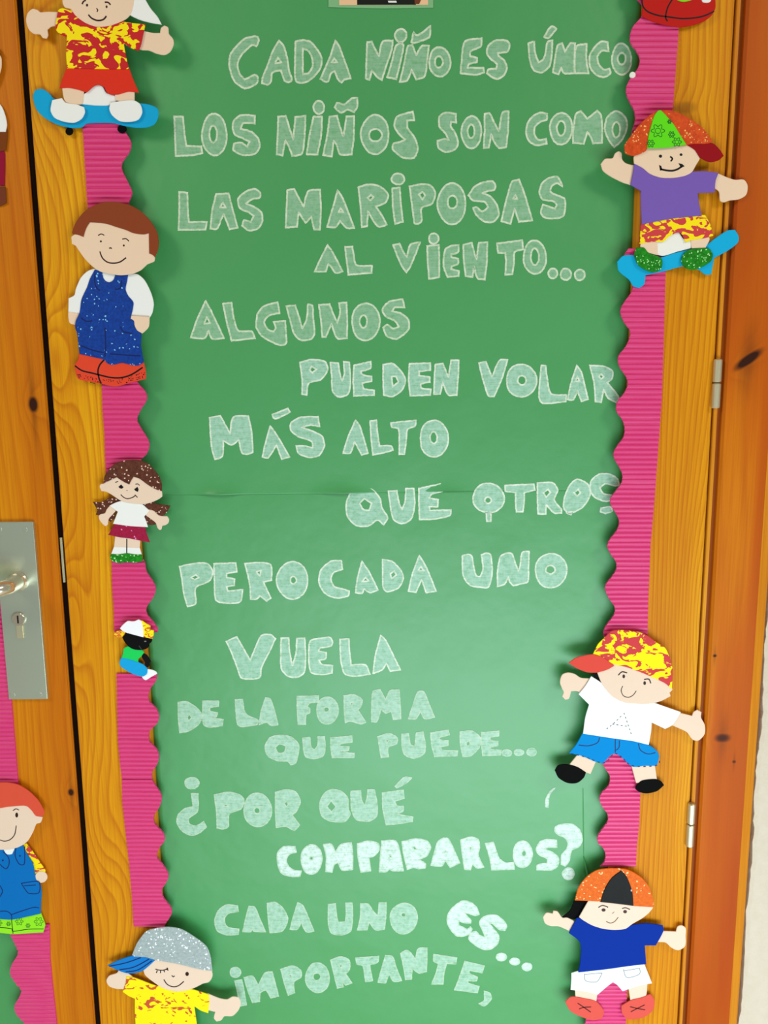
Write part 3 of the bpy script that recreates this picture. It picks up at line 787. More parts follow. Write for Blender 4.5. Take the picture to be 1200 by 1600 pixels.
border('174,872 175,915 177.5,952 178,988', '223,872 226,880 229,894 239,909 243,920 239,934 229,949 230,960 240,972 246,982.5 246,988', 874, 988, 'short pink corrugated strip under the pigtailed girl with green shoes')
border('182,1053 183,1122.5 184,1154', '245,1053 244,1063 234,1078.5 232.5,1095 243.5,1107 248,1120 245,1131 234,1142 232.5,1154', 1053, 1154, 'short pink corrugated strip just below the white shoe of the smallest figure')
border('184,1155 187,1191 190,1217', '232.5,1155 234,1159 245,1171 248,1183 245,1195 238,1206 237,1218', 1155, 1218, 'shortest pink corrugated strip on the left side, second below the smallest figure')
border('190,1218 191,1254 196,1302 201.6,1350 206,1405 208.5,1448', '237,1218 241,1225 252,1243 250,1259 241,1274 241.5,1287 254.5,1302 257,1314 249,1325 245,1339 254.5,1351 263,1366.5 260,1379 253,1390 254.5,1402 267,1419 268,1428 257,1446 256,1448', 1219, 1448, 'pink corrugated strip directly above the silver glitter cap')
border('1062,-110 1062,20 1060,60 1051.5,170 1049,215', '1010,-110 1000,-80 1008,-55 992,-30 990,-10 1005,10 1005,19 1000,29 990,40 985,54 986,67 995,80 1000,92 997,106 986,121 979,135 979,147 984,159 991,172 993,187 988,205 986,215', -110, 215, 'pink corrugated strip between the red shoes and the orange glitter hat')
border('1041,386 1040,440 1036.5,560 1034.6,620 1029,700 1023,780 1017,850 1013.5,930 1012,990 1011,1020', '984,386 978,394 975,402 982,420 988,436 989,447 987,456 977,470 970.6,481 970,491 976,505 984,516 984,527 977.5,542 967.5,555 966,565 970,576 979,590 980.6,602 974,616 967,624 963,634 964,644 972.5,656 976.5,670 974,684 965,696 959,707.5 960,717 967.5,730 972.5,742 971,755 961,769 954,780 955.6,791 962.5,802 967.5,815 964,828 952,844 949,854 955,867 962.5,878 963,890 956,901.5 947,913 946,922.5 952,936 960.5,949 959,961 947,978 943.5,987 944,995 950,1010 955,1020', 388, 1020, 'longest pink corrugated strip, right side from the skateboard down to the marbled cap')
border('1004,1160 1000.6,1245 999,1290 995.6,1320 994,1354', '938,1160 934,1172 940,1190 947,1203 953,1213 951,1227.6 940,1239 936.6,1249 942,1262 949,1272 949.6,1283.7 942,1295 934.5,1306.7 934.5,1317 942,1325 946,1335 944,1347 938,1354', 1165, 1354, 'pink corrugated strip between black shoes and orange glitter cap')
border('982,1500 978,1600 974,1700', '925,1500 916,1515 912,1530 922,1545 928,1560 920,1580 915,1597 913,1610 922,1630 928,1645 918,1660 910,1680 915,1700', 1502, 1700, 'pink corrugated strip at the bottom right, behind the coral shoes with laces')
border('3,925 18.6,1110 23,1162 29,1240', '-50,925 -38,950 -55,980 -36,1010 -48,1040 -32,1070 -46,1100 -28,1130 -42,1160 -24,1190 -38,1215 -30,1240', 925, 1240, 'pink corrugated strip on the left door below the lock plate')
border('77,1445 78,1500 82,1542 87.5,1592 96,1700', '10,1445 16,1460 22,1473 27.5,1490 18,1508 16,1522 25,1537 33,1547 30,1558 22.5,1572 25,1585 38,1600 42,1612 33,1630 30,1645 40,1660 48,1680 44,1700', 1445, 1700, 'pink corrugated strip on the left door under the green flowered shoes')
# full stop that ends UNICO, half on the strip: white chalk dot with a little body
p = P(988.5, 117, -CT - 0.001)
tag(cyl('chalk_dot', (p.x, -CT + 0.0006, p.z), (0, -1, 0), 0.0036, 0.0016, foam((236, 236, 224)), None, 20, 0.0004), 'small white full stop on the pink strip edge after the first line of lettering', 'dot')

# ------------------------------------------------------------------ laminated photo at the top
yl = YP - 0.0018
lam = NT('laminate').fin(s2l((128, 182, 130)), 0.12, 0.6)
ph = thing('laminated_photo', 'laminated photo on the green paper, cut by the top of the frame', 'photo', P(595, 12, yl))
slab('laminate_sleeve', parse('514,-190 676,-190 677,12 595,13 513,11'), (0, 0, 1), yl, 0.0006, lam, ph, 10, 0.0001)
def flat(name, s, T, y, m, parent): return slab(name, parse(s), T, y, 0.0002, m, parent, 5, 0.00003)
flat('photo_print', '530,-180 669,-180 669,7.5 530,8', (0, 0, 1), yl - 0.0003, foam((238, 192, 150)), ph)
flat('printed_dark_clothes', '558,-60 640,-60 650,2 650,7.3 558,7.5', (0, 0, 1), yl - 0.0005, ink((26, 26, 24)), ph)
flat('printed_hand', '644,-60 660,-60 662,-10 655,6 648,6', (0, 0, 1), yl - 0.0007, ink((110, 60, 34)), ph)
flat('printed_highlight', '606,1 619,1 620,4 607,4', (0, 0, 1), yl - 0.0007, ink((230, 232, 226)), ph)

# ------------------------------------------------------------------ foam figures
SK = (238, 208, 178); SKL = (236, 209, 185); WH = (240, 240, 236); BK = (8, 8, 8)
INK = ink((48, 22, 22)); INKB = ink((16, 16, 20)); NAVY = ink((14, 34, 96)); GREY = ink((120, 126, 134))
YEL = (250, 226, 8); RED = (196, 34, 38); ROS = (206, 62, 66)
BASE = -CT - 0.0016; STEP = 0.0011; TH = 0.0011
class Fig:
    def __init__(s, label, T, origin, base=BASE):
        s.T = T; s.base = base
        p = P(T[0] + origin[0] / T[2], T[1] + origin[1] / T[2], base)
        s.o = thing('foam_figure', label, 'foam figure', p, 'foam children glued along the door borders')
    def p(s, name, pts, m, lvl=0, corner=58, parent=None, label=None):
        """one foam piece at layer lvl; the piece reaches back to the layer it is glued on"""
        yf = s.base - STEP * (lvl + 1)
        o = slab(name, parse(pts), s.T, yf, TH, m, parent or s.o, corner)
        o['lvl'] = lvl
        if label: o['label'] = label
        return o
    def e(s, name, cx, cy, rx, ry, m, lvl=0, parent=None):
        yf = s.base - STEP * (lvl + 1)
        o = slab(name, [(v.x, v.y) for v in disc_pts(cx, cy, rx, ry, 28)], s.T, yf, TH, m, parent or s.o, 180, raw=True)
        o['lvl'] = lvl; return o
    def m(s, name, items, on, m=None, wpx=1.2):
        y = s.base - STEP * (on['lvl'] + 1) - 0.00012
        if name == 'stipple':
            o = marks(name, items, s.T, y, m or INK, on, wpx); o['kind'] = 'stuff'; return o
        for it in items: o = marks(name, [it], s.T, y, m or INK, on, wpx * 1.2)
        return o

# A - skater, marbled shirt, top left
f = Fig('foam skater in red-yellow marbled shirt, red shorts and white shoes, top left', (0, 0, 4), (600, 800))
f.p('skateboard', '205,600 220,560 265,555 310,585 330,610 400,640 510,648 680,655 800,650 880,645 940,655 985,680 988,730 965,775 920,795 850,798 770,785 700,768 540,772 510,795 440,798 350,775 270,730 225,680', foam((24, 164, 214)), 0)
f.e('wheel', 432, 820, 24, 25, foam(BK), -0.9); f.e('wheel', 762, 805, 29, 26, foam(BK), -0.9)
f.p('white_backing', '535,580 570,550 610,525 640,540 665,580 720,598 735,625 690,655 600,658 510,650 515,590', foam(WH), 1)
f.p('leg', '385,535 470,545 525,565 515,650 460,655 405,630', foam(SK), 2); f.p('leg', '715,575 840,560 840,635 780,640 720,625', foam(SK), 2)
f.p('shoe', '325,625 385,612 410,640 480,652 525,670 530,700 510,740 465,765 400,760 340,735 315,690', foam(WH), 3)
f.p('shoe', '690,640 760,630 830,625 875,650 888,700 865,745 820,760 750,757 700,720 682,680', foam(WH), 3)
f.p('shorts', '418,415 600,420 805,420 830,490 868,578 800,572 740,588 690,590 665,575 650,545 620,530 590,535 560,560 540,575 490,560 430,548 370,550 390,490', foam((222, 54, 34)), 3)
f.p('arm', '375,75 300,72 250,75 235,62 200,55 170,85 162,130 180,185 210,210 250,215 265,235 290,240 300,220 295,185 320,165 365,160', foam(SK), 2)
f.p('arm', '885,190 960,205 1000,205 1005,175 1025,158 1050,170 1055,210 1080,240 1085,275 1065,320 1030,342 980,335 930,315 885,312 860,300', foam(SK), 2)
f.p('shirt', '365,60 390,50 425,60 450,60 480,80 540,110 600,110 680,110 740,115 780,135 850,145 908,150 895,210 880,280 865,318 820,300 772,270 785,340 805,430 600,430 418,425 412,340 415,270 415,230 380,215 345,185 350,130', blotch(YEL, RED, 0.47, 0.0, 62), 4)
f.p('cap_brim', '740,-60 765,-20 780,60 815,95 880,125 960,145 1010,152 985,105 940,50 905,-10 880,-60 820,-90', foam(WH), 4.5)
h = f.p('face', '395,-60 390,15 405,45 440,55 470,95 530,140 600,165 680,160 740,140 790,115 820,80 835,20 840,-60 800,-150 700,-210 560,-220 450,-170', foam(SK), 5)
f.p('cap', '390,-70 410,-170 490,-250 620,-280 740,-250 835,-170 870,-60 780,-45 620,-70 500,-60', foam(WH), 6)
f.m('eyebrow', ['513,26 523,8 537,2', '655,14 675,15 691,30'], h, wpx=1.7); f.m('eye', [('dot', 544, 32, 7, 9), ('dot', 666, 42, 6, 9)], h)
f.m('nose', ['602,52 611,62 606,74'], h, wpx=1.2); f.m('mouth', ['552,92 575,115 610,128 645,122 665,100'], h, wpx=1.8)

# B - brown-haired boy, glitter overalls
f = Fig('foam boy with plain brown hair, blue glitter overalls and coral shoes', (60, 300, 5), (560, 1500))
f.p('shirt', '430,600 380,620 330,670 290,760 280,805 235,830 232,935 320,945 400,940 600,960 725,967 870,980 890,940 900,870 880,790 830,690 770,640 690,640 600,600 495,600', foam(WH), 1)
f.p('hand', '232,930 320,935 325,985 295,1040 245,1025 232,980', foam(SK), 0); 
f.p('shoes', '318,1240 500,1270 560,1300 640,1305 720,1322 822,1325 838,1400 840,1460 780,1475 700,1495 600,1520 490,1500 400,1480 310,1460 288,1400 282,1350 310,1310', foam((226, 72, 46)), 1)
sh = [c for c in f.o.children if c.name.startswith('shoes')][0]
f.m('shoe_seam', ['285,1357 340,1395 420,1415 500,1435 570,1450 650,1450 730,1425 815,1370', '515,1310 480,1350 465,1400 475,1460 492,1498'], sh, INKB, 1.9)
random.seed(4); dots = []
for i in range(95):
    x = random.uniform(295, 830); yy = 1400 + 55 * math.sin((x - 285) / 530 * math.pi) + random.uniform(8, 55)
    if yy < 1468 + 45 * math.sin((x - 285) / 530 * math.pi): dots.append(('dot', x, yy, 3.2, 3.4))
f.m('stipple', dots, sh, INKB)
ov = f.p('overalls', '440,605 495,625 505,670 525,695 555,705 585,685 600,645 700,645 690,700 680,760 700,810 740,860 735,920 725,970 750,1020 760,1060 800,1100 800,1200 810,1260 822,1330 780,1355 720,1350 650,1335 580,1350 540,1340 510,1310 430,1290 320,1265 300,1100 285,1060 290,1010 320,940 335,840 380,740 400,680', glitter((12, 66, 160), (8, 50, 130), (130, 200, 240), 0.022, 680), 2)
f.m('stitching', ['640,1050 665,1090 730,1105', '335,985 375,1010 420,1005', '520,1060 525,1200 518,1290', '330,1200 420,1235 510,1255', '560,1265 700,1275 800,1280', '440,640 445,730 480,770', '600,760 640,750 650,690'], ov, NAVY, 1.6)
f.p('hand', '725,965 868,975 862,1050 835,1085 810,1105 770,1080 750,1040 745,1005 720,990', foam(SK), 3)
h = f.p('face', '255,350 285,330 320,335 340,250 450,150 650,140 820,220 880,330 885,480 910,500 905,540 875,555 850,565 800,610 730,640 640,650 560,640 480,620 420,580 360,520 310,450 290,420 260,405', foam(SK), 4)
f.p('hair', '262,315 290,240 350,160 430,105 520,78 620,80 710,100 800,150 870,220 925,310 940,400 930,460 910,510 890,490 865,480 862,320 820,330 740,320 680,295 600,270 540,250 480,240 400,235 370,285 350,350 300,330 265,325', foam((140, 66, 36)), 5)
f.m('eyebrow', ['467,340 490,328 514,338', '655,368 685,365 707,385'], h, wpx=1.2); f.m('eye', [('dot', 488, 386, 8, 8), ('dot', 667, 418, 8, 8)], h)
f.m('nose', ['553,442 563,436 573,443'], h, wpx=1.4); f.m('mouth', ['480,465 500,515 540,548 590,556 640,545 685,513'], h, wpx=1.6)

# C - pigtailed girl
brg = glitter((104, 56, 38), (78, 38, 26), (236, 200, 180), 0.05, 640)
f = Fig('small foam girl with brown glitter pigtails, white shirt and crimson skirt', (120, 700, 6.667), (520, 1190))
f.p('pigtail', '340,510 400,520 470,535 470,560 420,580 400,660 385,740 350,770 320,750 260,710 195,695 215,650 165,560 240,565 300,540', brg, 0, 40)
f.p('pigtail', '690,580 770,560 840,580 975,600 950,650 910,700 860,720 840,790 780,805 720,790 690,720 680,640', brg, 0, 40)
lg = f.p('legs', '400,905 520,925 660,945 655,1045 520,1040 385,1030', foam(SKL), 0)
f.p('socks', '385,1030 655,1040 675,1112 520,1112 355,1108', foam(WH), 0); f.m('leg_line', ['521,945 520,1095'], lg, INKB, 1.5)
f.p('shoes', '355,1105 430,1110 520,1098 600,1110 675,1112 690,1180 600,1195 520,1190 440,1200 370,1180 345,1140', glitter((30, 150, 24), (18, 110, 16), (180, 240, 160), 0.09, 640), 1)
f.p('skirt', '395,785 560,800 705,812 730,900 760,985 680,970 560,945 440,930 325,905 360,850', glitter((168, 24, 66), (150, 18, 56), (240, 140, 200), 0.008, 640), 1)
f.p('arm', '345,598 390,625 405,655 365,700 330,740 320,800 295,815 270,795 235,750 225,710 245,690 290,680 310,640', foam(SKL), 1)
f.p('arm', '745,640 800,655 850,700 890,710 940,710 960,745 950,785 920,805 890,810 880,850 860,855 840,835 820,780 770,740 710,695', foam(SKL), 1)
f.p('shirt', '340,600 400,570 470,550 560,550 660,570 720,620 755,650 700,715 720,760 740,825 560,815 375,790 400,730 425,665 385,635', foam(WH), 2, 45)
h = f.p('face', '235,400 250,375 280,370 330,290 480,220 640,220 760,290 880,440 890,505 850,535 780,565 700,585 600,580 500,565 450,545 350,480 300,455 255,450', foam(SKL), 3)
f.p('hair', '275,370 290,290 340,220 400,160 500,130 620,125 720,150 800,220 860,300 885,380 885,450 820,430 740,385 650,320 590,300 570,330 545,380 500,360 450,330 415,305 350,335', brg, 4, 50)
f.m('eyebrow', ['400,358 430,349', '610,378 635,374 655,391'], h, wpx=1.0); f.m('eye', [('poly', '432,405 462,380 488,408 470,425 448,420'), ('poly', '597,430 632,404 644,430 637,457 610,447')], h, INKB)
f.m('mouth', ['458,485 490,515 530,528 580,515 612,493', '604,488 632,515'], h, wpx=1.2); f.m('nose', [('dot', 523, 443, 5, 5)], h)

# D - the smallest figure
f = Fig('smallest foam figure, black face, white and yellow cap, green top, blue trousers', (150, 940, 8.571), (640, 1050))
f.p('shoe', '680,905 760,918 805,940 820,965 740,1010 665,1055 640,1045 605,1000 640,960 660,930', foam((246, 246, 248)), 0, 70)
f.p('trousers', '340,745 430,760 540,800 640,850 685,905 680,970 620,1005 500,975 400,920 330,870 312,820', foam((28, 164, 224)), 1)
f.p('arm', '620,690 680,715 735,800 712,830 715,860 690,885 650,865 650,810 610,745', foam((20, 20, 22)), 0)
f.p('shirt', '370,630 430,600 500,620 600,640 645,680 600,740 565,770 565,815 500,790 430,770 340,755 360,690', foam((34, 208, 92)), 2)
h = f.p('face', '350,480 410,420 500,430 640,470 750,490 745,540 710,570 712,600 670,635 600,650 500,640 430,600 380,540', foam((14, 14, 15)), 3)
f.p('cap_brim', '235,465 255,410 300,390 400,400 350,470 300,478', blotch((250, 214, 20), (224, 110, 50), 0.52, 3.0, 150), 4)
f.p('cap_side', '575,250 620,258 650,280 680,300 725,320 730,380 770,385 772,430 755,500 640,478 610,370 590,290', blotch((252, 236, 8), (220, 100, 50), 0.56, 7.0, 130), 5)
f.p('cap', '318,360 350,320 420,262 480,265 520,262 570,240 600,255 625,330 635,480 540,455 430,425 360,400', foam((248, 246, 250)), 6)
f.m('eye', [('dot', 660, 532, 16, 9)], h, ink((120, 118, 108))); f.m('mouth', ['575,590 610,640'], h, ink((60, 60, 60)), 1.0)

# E - left door, red cap, cut by the frame
fl = (150, 232, 40); flk = ink((34, 120, 30))
f = Fig('foam boy on the left door with coral-red hair, blue overalls and lime flowered shoes', (0, 1200, 5.714), (0, 1480))
f.p('sleeve', '190,680 235,675 300,760 360,850 405,920 390,955 310,965 290,880 240,790', blotch(YEL, ROS, 0.50, 2.0, 75), 0)
f.e('hand', 366, 975, 55, 52, foam(SKL), 1); f.e('hand', -250, 975, 55, 52, foam(SKL), 1)
f.p('sleeve', '-80,680 -125,675 -190,760 -250,850 -295,920 -280,955 -200,965 -180,880 -130,790', blotch(YEL, ROS, 0.50, 2.0, 75), 0)
f.p('collar', '15,700 130,690 120,760 90,775 55,768', foam(WH), 2)
s2 = f.p('shoes', '-160,1330 0,1325 110,1340 240,1310 362,1292 385,1350 402,1400 395,1435 385,1470 250,1478 120,1485 0,1475 -150,1460', foam(fl), 0)
ov = f.p('overalls', '-100,690 20,720 38,750 62,770 105,770 128,725 200,690 240,770 290,850 310,940 320,1000 355,1030 370,1110 365,1200 362,1302 240,1330 110,1355 0,1350 -150,1330 -170,1000 -160,850', foam((10, 110, 186)), 2)
f.m('stitching', ['145,708 135,780 165,850 200,865 220,840 220,700', '25,745 75,800 80,860 55,900 20,880 0,860', '190,1030 240,1105 270,1122 345,1115 355,1040 325,1012 190,1030', '215,1052 320,1045', '0,1280 60,1280 100,1310 105,1356', '100,1310 200,1275 300,1245 350,1250', '0,1050 22,1100 0,1150', ('dot', 178, 785, 8, 8), ('dot', 25, 825, 8, 8)], ov, NAVY, 1.2)
f.m('shoe_print', [('flower', 172, 1370, 36), ('flower', 345, 1372, 42), ('flower', 76, 1392, 20), ('flower', 250, 1408, 20), ('flower', -10, 1385, 30)], s2, flk)
f.m('shoe_seam', ['-100,1425 0,1425 100,1435 122,1458 250,1440 390,1437', '103,1356 116,1480'], s2, INKB, 1.1)
h = f.p('face', '-230,420 -180,300 -60,200 160,200 300,300 340,430 380,440 360,490 325,500 290,580 240,660 160,710 60,730 -60,725 -160,670 -220,560', foam(SKL), 3)
f.p('hair', '-250,440 -260,300 -180,190 -60,140 50,130 160,150 260,210 340,290 380,360 395,400 375,435 320,430 280,380 230,340 100,345 0,360 -120,390', foam((222, 84, 60)), 4)
f.m('eyebrow', ['115,382 142,365 170,376', '-100,390 -75,375 -50,385'], h, wpx=1.2); f.m('eye', [('dot', 149, 420, 13, 22), ('dot', -75, 430, 13, 22)], h)
f.m('mouth', ['-90,560 -60,620 0,643 45,653 95,636 132,590 145,515'], h, wpx=1.3)

# F - winking boy at the bottom left
f = Fig('foam boy winking under a silver glitter cap with blue striped visor, bottom left', (140, 1420, 4.615), (560, 1150))
f.p('leg', '330,1120 500,1120 480,1260 340,1260', foam(SKL), 0); f.p('leg', '640,1120 800,1120 800,1260 650,1260', foam(SKL), 0)
f.p('shorts', '325,985 790,990 830,1150 600,1160 560,1100 520,1155 300,1140', foam((20, 110, 190)), 1)
f.p('arm', '310,492 240,440 215,440 195,465 140,485 120,520 140,560 190,578 255,582 300,590', foam(SKL), 1)
f.p('arm', '850,612 930,645 990,655 1030,635 1075,640 1090,680 1075,730 1030,775 970,778 950,805 915,815 895,790 905,745 850,732', foam(SKL), 1)
f.p('shirt', '265,490 310,495 380,520 460,550 520,560 600,580 700,575 760,588 860,620 862,680 855,755 800,735 755,705 765,780 775,850 790,1000 560,1005 325,990 330,850 325,760 325,650 280,630 238,600 255,550', blotch((252, 232, 10), (204, 84, 50), 0.585, 5.0, 62), 2)
h = f.p('face', '440,375 600,290 780,320 880,450 885,490 860,530 820,540 760,570 700,590 620,598 530,575 460,530 400,480 385,440 415,410', foam(SKL), 3)
vz = f.p('visor', '128,410 200,375 320,338 400,350 475,370 420,420 380,450 330,465 260,465 190,440', foam((24, 122, 200)), 4)
f.m('visor_stripe', ['140,415 260,390 370,352', '215,440 320,420 430,362', '260,455 350,440 450,375'], vz, NAVY, 1.6)
f.p('cap', '305,335 340,250 400,170 440,150 560,132 660,148 750,200 840,270 870,340 885,450 780,435 640,400 470,370 400,350 320,345', glitter((176, 188, 186), (150, 164, 164), (250, 252, 252), 0.09, 520), 5)
f.m('winking_eye', ['475,435 500,442 530,443 562,433', '488,445 481,463', '512,445 511,464', '535,443 541,458', '555,435 568,445', '557,425 566,436'], h, wpx=1.5)
f.m('eye', [('dot', 703, 470, 13, 15)], h); f.m('nose', ['592,480 603,490 613,483'], h, wpx=1.5); f.m('mouth', ['535,510 560,545 600,562 640,555 680,523'], h, wpx=1.6)

# G - purple skater, right
f = Fig('foam skater in purple shirt and orange glitter hat, green glitter shoes on blue board', (920, 150, 4.286), (560, 1200))
f.p('skateboard', '190,1110 230,1070 300,1065 400,1085 485,1080 560,1055 640,1035 780,1000 850,950 930,900 980,895 1005,940 1000,980 940,1030 840,1085 835,1120 820,1195 780,1195 740,1165 640,1140 500,1175 380,1200 372,1260 340,1285 300,1275 270,1230 200,1170', foam((24, 172, 220)), 0, 50)
f.p('white_backing', '440,960 510,950 560,915 600,905 640,960 690,965 685,1020 600,1040 500,1070 450,1060', foam((240, 238, 230)), 1)
f.p('leg', '350,965 460,960 462,1065 400,1050 345,1010', foam(SK), 2); f.p('leg', '680,950 800,930 810,960 780,1020 690,1020', foam(SK), 2)
gg = glitter((26, 146, 22), (16, 104, 14), (190, 250, 170), 0.06, 800)
f.p('shoe', '305,1060 320,1015 370,1015 400,1050 440,1065 485,1085 495,1120 480,1165 430,1180 380,1165 330,1130', gg, 3)
f.p('shoe', '625,1080 660,1035 730,1020 800,1020 832,1060 820,1105 770,1140 700,1165 645,1150 622,1115', gg, 3)
f.p('shorts', '350,850 460,810 600,800 780,795 815,860 835,935 780,950 690,965 650,980 620,920 590,915 540,940 500,975 430,975 340,990 345,920', blotch(YEL, ROS, 0.50, 9.0, 72), 3)
f.p('arm', '310,465 250,450 225,425 220,380 200,368 175,385 160,415 110,420 80,455 95,500 150,540 230,580 290,598', foam(SK), 2)
f.p('arm', '855,512 930,545 980,560 1040,560 1065,600 1055,660 1010,690 940,700 905,712 880,700 872,640 840,615', foam(SK), 2)
f.p('shirt', '305,450 350,470 400,490 480,510 560,510 640,505 700,505 780,502 870,515 850,570 845,645 730,650 740,720 755,800 560,820 355,860 350,760 348,650 350,635 280,595 295,520', foam((122, 92, 178)), 4, 50)
h = f.p('face', '303,400 380,300 500,250 650,290 720,365 745,420 720,460 690,510 640,535 560,548 480,545 410,520 360,480 303,450', foam(SK), 5, 50)
f.p('visor', '655,325 740,312 830,315 880,360 905,400 870,430 810,442 745,410 710,360', foam((150, 20, 28)), 6)
f.p('hat', '240,330 280,270 340,190 420,120 470,97 540,95 620,120 700,165 770,220 830,300 800,318 700,320 640,330 400,345 380,370 300,400 245,385', glitter((222, 82, 22), (196, 62, 14), (250, 190, 110), 0.07, 800), 7, 50)
tr_ = f.p('hat_patch', '465,97 485,95 510,120 570,190 620,270 655,325 520,345 392,350 400,270 420,190 440,130', foam((98, 220, 30)), 8, 50)
f.m('printed_flower', [('flower', 463, 233, 46), ('flower', 415, 318, 26), ('flower', 590, 308, 32), ('flower', 555, 258, 22), ('flower', 540, 172, 14)], tr_, ink((20, 96, 34)))
f.m('eye', [('dot', 480, 403, 11, 11), ('dot', 618, 393, 10, 9)], h, INKB); f.m('nose', ['545,405 560,420 548,438'], h, INKB, 1.9)
f.m('mouth', [('line', '480,490 520,498 560,500 595,490 622,472', 2.6), ('poly', '470,462 485,468 492,492 478,502'), ('poly', '600,450 625,455 642,470 618,482')], h, INKB)

# H - boy with the letter A
f = Fig('foam boy in white A shirt, blue shorts, black shoes and marbled red-yellow cap', (840, 960, 4.286), (560, 1190))
f.p('hair', '370,385 420,385 450,450 430,475 385,445', foam((24, 26, 24)), 0)
f.p('leg', '280,925 400,965 355,1070 300,1050 215,1005', foam(SKL), 0); f.p('leg', '625,1000 785,1000 800,1105 720,1125 660,1130', foam(SKL), 0)
f.p('shoe', '115,1045 140,1010 200,1005 270,1025 325,1060 310,1095 265,1130 200,1130 140,1095', foam(BK), 1); f.p('shoe', '660,1150 700,1115 790,1105 830,1120 848,1145 800,1185 730,1200 680,1190 655,1170', foam(BK), 1)
so = f.p('shorts', '305,790 500,820 640,840 745,875 800,915 815,950 800,1015 720,1015 635,1020 570,965 525,935 490,945 440,1000 380,985 300,950 210,930 260,870', foam((10, 136, 208)), 1, 50)
f.m('stitching', [('dash', '225,932 320,955 440,996 500,942 525,932 570,962 635,1014 800,1010 812,950', 1.6, 0.0035), '275,875 340,880 400,860 415,825', '675,865 690,910 740,935 790,925', '520,835 520,925', '548,845 545,890 525,910'], so, NAVY, 1.3)
f.p('arm', '365,430 290,425 250,400 205,390 165,405 150,455 165,500 175,520 165,550 185,572 210,565 225,515 265,515 300,533', foam(SKL), 1)
f.p('arm', '935,655 1035,680 1045,655 1070,640 1098,655 1095,690 1120,740 1120,800 1080,845 1040,840 1000,790 950,765 880,735', foam(SKL), 1)
tp = f.p('shirt', '360,415 430,460 470,500 560,540 680,550 790,595 960,655 905,740 855,768 765,725 760,790 745,875 640,850 500,830 305,800 320,690 345,605 275,535 320,480', foam((244, 248, 248)), 3, 45)
f.m('letter_a', [('dash', '462,768 515,725 578,662', 1.2, 0.0027), ('dash', '578,660 605,735 632,815', 1.2, 0.0027), ('dash', '500,735 550,742 600,750', 1.2, 0.0027)], tp, ink((70, 80, 84)))
h = f.p('face', '400,390 480,300 650,270 860,400 905,505 885,525 892,548 830,580 760,598 680,600 580,590 500,550 440,480 415,430', foam(SKL), 4, 50)
f.p('cap', '370,270 405,200 440,165 500,110 600,108 680,120 740,145 800,190 855,225 885,290 905,370 900,500 850,460 720,400 600,355 500,330 430,290', blotch((252, 234, 8), ROS, 0.51, 12.4, 58), 5, 60)
f.p('visor', '207,325 260,290 370,268 440,290 515,345 470,370 400,390 330,388 260,360', foam((222, 78, 66)), 6)
f.m('eyebrow', ['540,408 565,385 600,392', '713,436 745,434 758,462'], h, wpx=1.6); f.m('eye', [('dot', 577, 415, 9, 13), ('dot', 717, 460, 9, 13)], h)
f.m('mouth', ['570,480 560,510 575,545 610,555 640,540 661,512'], h, wpx=1.1)

# I - blue shirt boy, bottom right
f = Fig('foam boy in royal blue shirt and white shorts, orange glitter cap with black wedge', (830, 1340, 4.615), (570, 1170))
f.p('hair', '310,310 450,318 470,350 400,400 345,430 310,445 220,435 280,380', foam(BK), 0)
f.p('leg', '315,945 480,970 470,1040 400,1035 320,1015', foam(SKL), 0); f.p('leg', '700,930 840,895 825,1010 770,1040 715,1030', foam(SKL), 0)
a1 = f.p('shoe', '245,1040 290,1005 400,1020 470,1040 525,1110 510,1165 440,1175 350,1145 280,1105', foam((220, 88, 76)), 1); a2 = f.p('shoe', '650,1070 720,1030 800,1010 860,985 890,1030 880,1100 820,1150 740,1168 690,1165 655,1120', foam((220, 88, 76)), 1)
f.m('laces', ['335,1050 380,1080 430,1115', '345,1092 380,1080 432,1077'], a1, ink((70, 14, 20)), 1.5); f.m('laces', ['713,1075 765,1088 822,1098', '718,1112 765,1088 818,1062'], a2, ink((70, 14, 20)), 1.5)
so = f.p('shorts', '290,835 340,820 560,790 815,765 845,840 872,908 780,925 660,965 620,920 590,900 550,930 480,990 400,970 285,955 290,880', foam((244, 250, 250)), 1, 50)
f.m('pocket', ['385,838 390,885 440,898 480,890 512,832', '385,843 510,832', '665,805 680,855 710,865 780,840 782,798', '668,817 782,798'], so, GREY, 0.9)
f.p('arm', '330,470 260,435 225,435 190,390 160,385 155,405 110,400 85,430 100,475 140,495 200,498 285,535', foam(SKL), 1)
f.p('arm', '940,530 1045,535 1055,500 1085,490 1115,510 1115,560 1110,640 1060,670 1010,650 970,615 910,610', foam(SKL), 1)
f.p('shirt', '330,435 370,440 440,470 520,490 600,490 680,495 740,485 830,475 950,490 955,530 900,635 820,635 830,770 700,785 560,805 340,830 355,740 352,615 272,545 290,510', foam((10, 48, 148)), 3, 50)
h = f.p('face', '345,430 420,300 700,270 885,355 850,400 800,440 730,480 680,515 600,523 520,515 440,490 370,450', foam((236, 210, 188)), 4, 50)
f.p('cap', '315,310 340,220 400,140 480,90 600,78 700,90 790,140 850,210 880,300 885,360 740,350 500,320', glitter((230, 108, 12), (212, 88, 10), (250, 214, 150), 0.04, 520), 5, 50)
f.p('cap_wedge', '650,95 690,140 730,250 738,350 620,335 500,322 530,230 580,150', glitter((7, 7, 7), (3, 3, 3), (200, 200, 200), 0.004, 520), 6)
f.m('eyebrow', ['485,360 515,345 555,358', '655,368 680,362 712,374'], h, wpx=1.5); f.m('eye', [('dot', 522, 378, 15, 12), ('dot', 677, 390, 14, 12)], h, ink((74, 44, 44)))
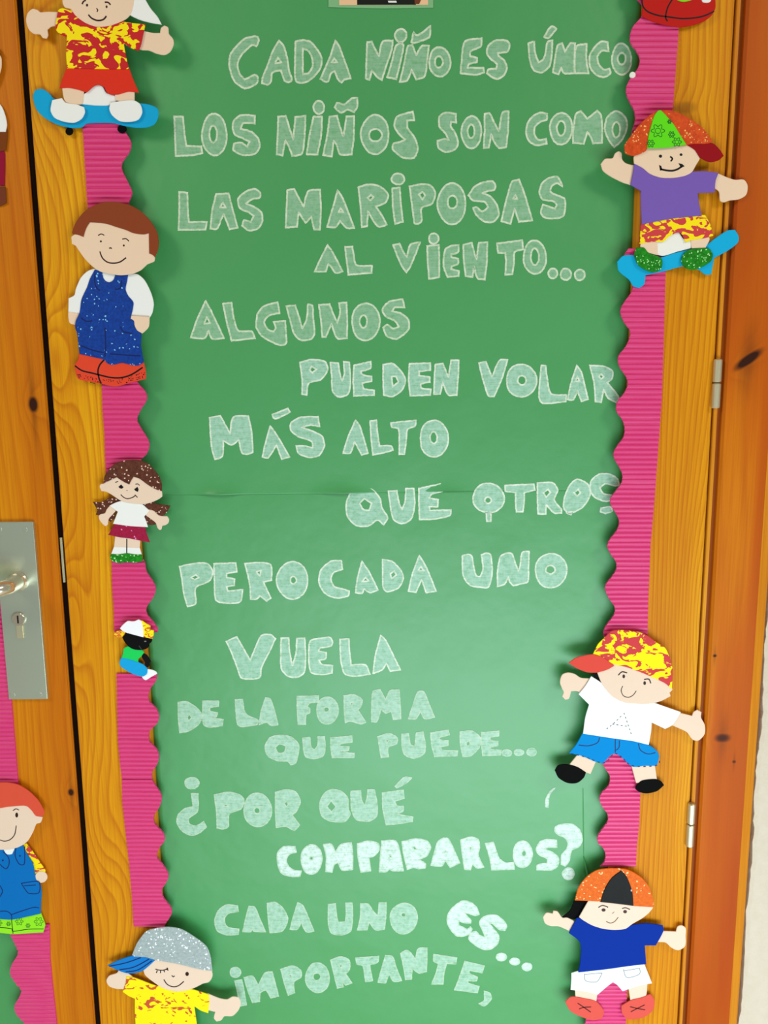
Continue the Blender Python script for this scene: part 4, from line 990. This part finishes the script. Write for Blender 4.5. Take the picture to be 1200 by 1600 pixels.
f.m('nose', ['582,402 590,400 599,390'], h, ink((150, 110, 90)), 0.9); f.m('mouth', ['540,460 570,472 600,462 628,430'], h, ink((120, 80, 50)), 1.2)

# J - red shoes at the top right
f = Fig('foam figure cut by the top edge at right, only its red shoes showing', (960, 0, 5), (500, 200))
s2 = f.p('shoes', '215,-60 218,60 212,125 290,165 420,200 520,212 620,195 700,165 760,120 790,60 785,-60 500,-80', foam((190, 34, 28)), 0)
f.m('shoe_seam', ['215,-10 222,45 260,90 340,120 410,130 540,145 680,130 780,88', '470,-30 420,50 400,130 415,165'], s2, INKB, 1.6)
f.p('trousers', '300,-420 700,-420 720,-70 600,0 540,12 500,2 420,-50 290,-70', foam((140, 210, 40)), 1)
f.e('shoe_badge', 720, 0, 36, 20, foam(WH), 1)
f.p('shirt', '260,-780 740,-780 760,-410 250,-410', foam((40, 110, 190)), 2); h = f.e('face', 500, -940, 260, 200, foam(SK), 3)
f.p('hair', '240,-940 290,-1100 420,-1180 600,-1180 720,-1090 765,-930 640,-1010 500,-1040 360,-1010', foam((120, 60, 34)), 4)
f.m('eye', [('dot', 420, -950, 12, 12), ('dot', 580, -950, 12, 12)], h); f.m('mouth', ['410,-870 500,-830 590,-870'], h)

# K - figure cut by the left edge
f = Fig('foam figure cut by the left edge above the door lock, white sleeve and maroon trousers', (0, 60, 5.333), (-100, 1400), -0.0002)
f.p('trousers', '-250,930 20,930 40,955 38,1225 -240,1215', foam((146, 22, 52)), 0)
f.p('boots', '-250,1225 45,1235 55,1370 0,1395 -230,1400', foam((116, 58, 36)), 1)
f.p('tunic', '-290,760 62,760 60,830 50,930 -100,960 -280,950', foam((122, 62, 24)), 1)
f.p('sleeve', '-300,560 -150,530 -20,535 15,570 45,650 56,720 45,777 -300,780', foam(WH), 2)
h = f.p('face', '-300,200 -200,90 -60,90 5,150 12,200 6,260 -60,420 -180,480 -280,400', foam(SK), 3)
f.p('hair', '-310,200 -280,60 -160,20 -40,60 4,130 -60,150 -200,140 -280,250', foam((120, 62, 36)), 4)
f.m('eye', [('dot', -200, 260, 9, 9), ('dot', -90, 260, 9, 9)], h)
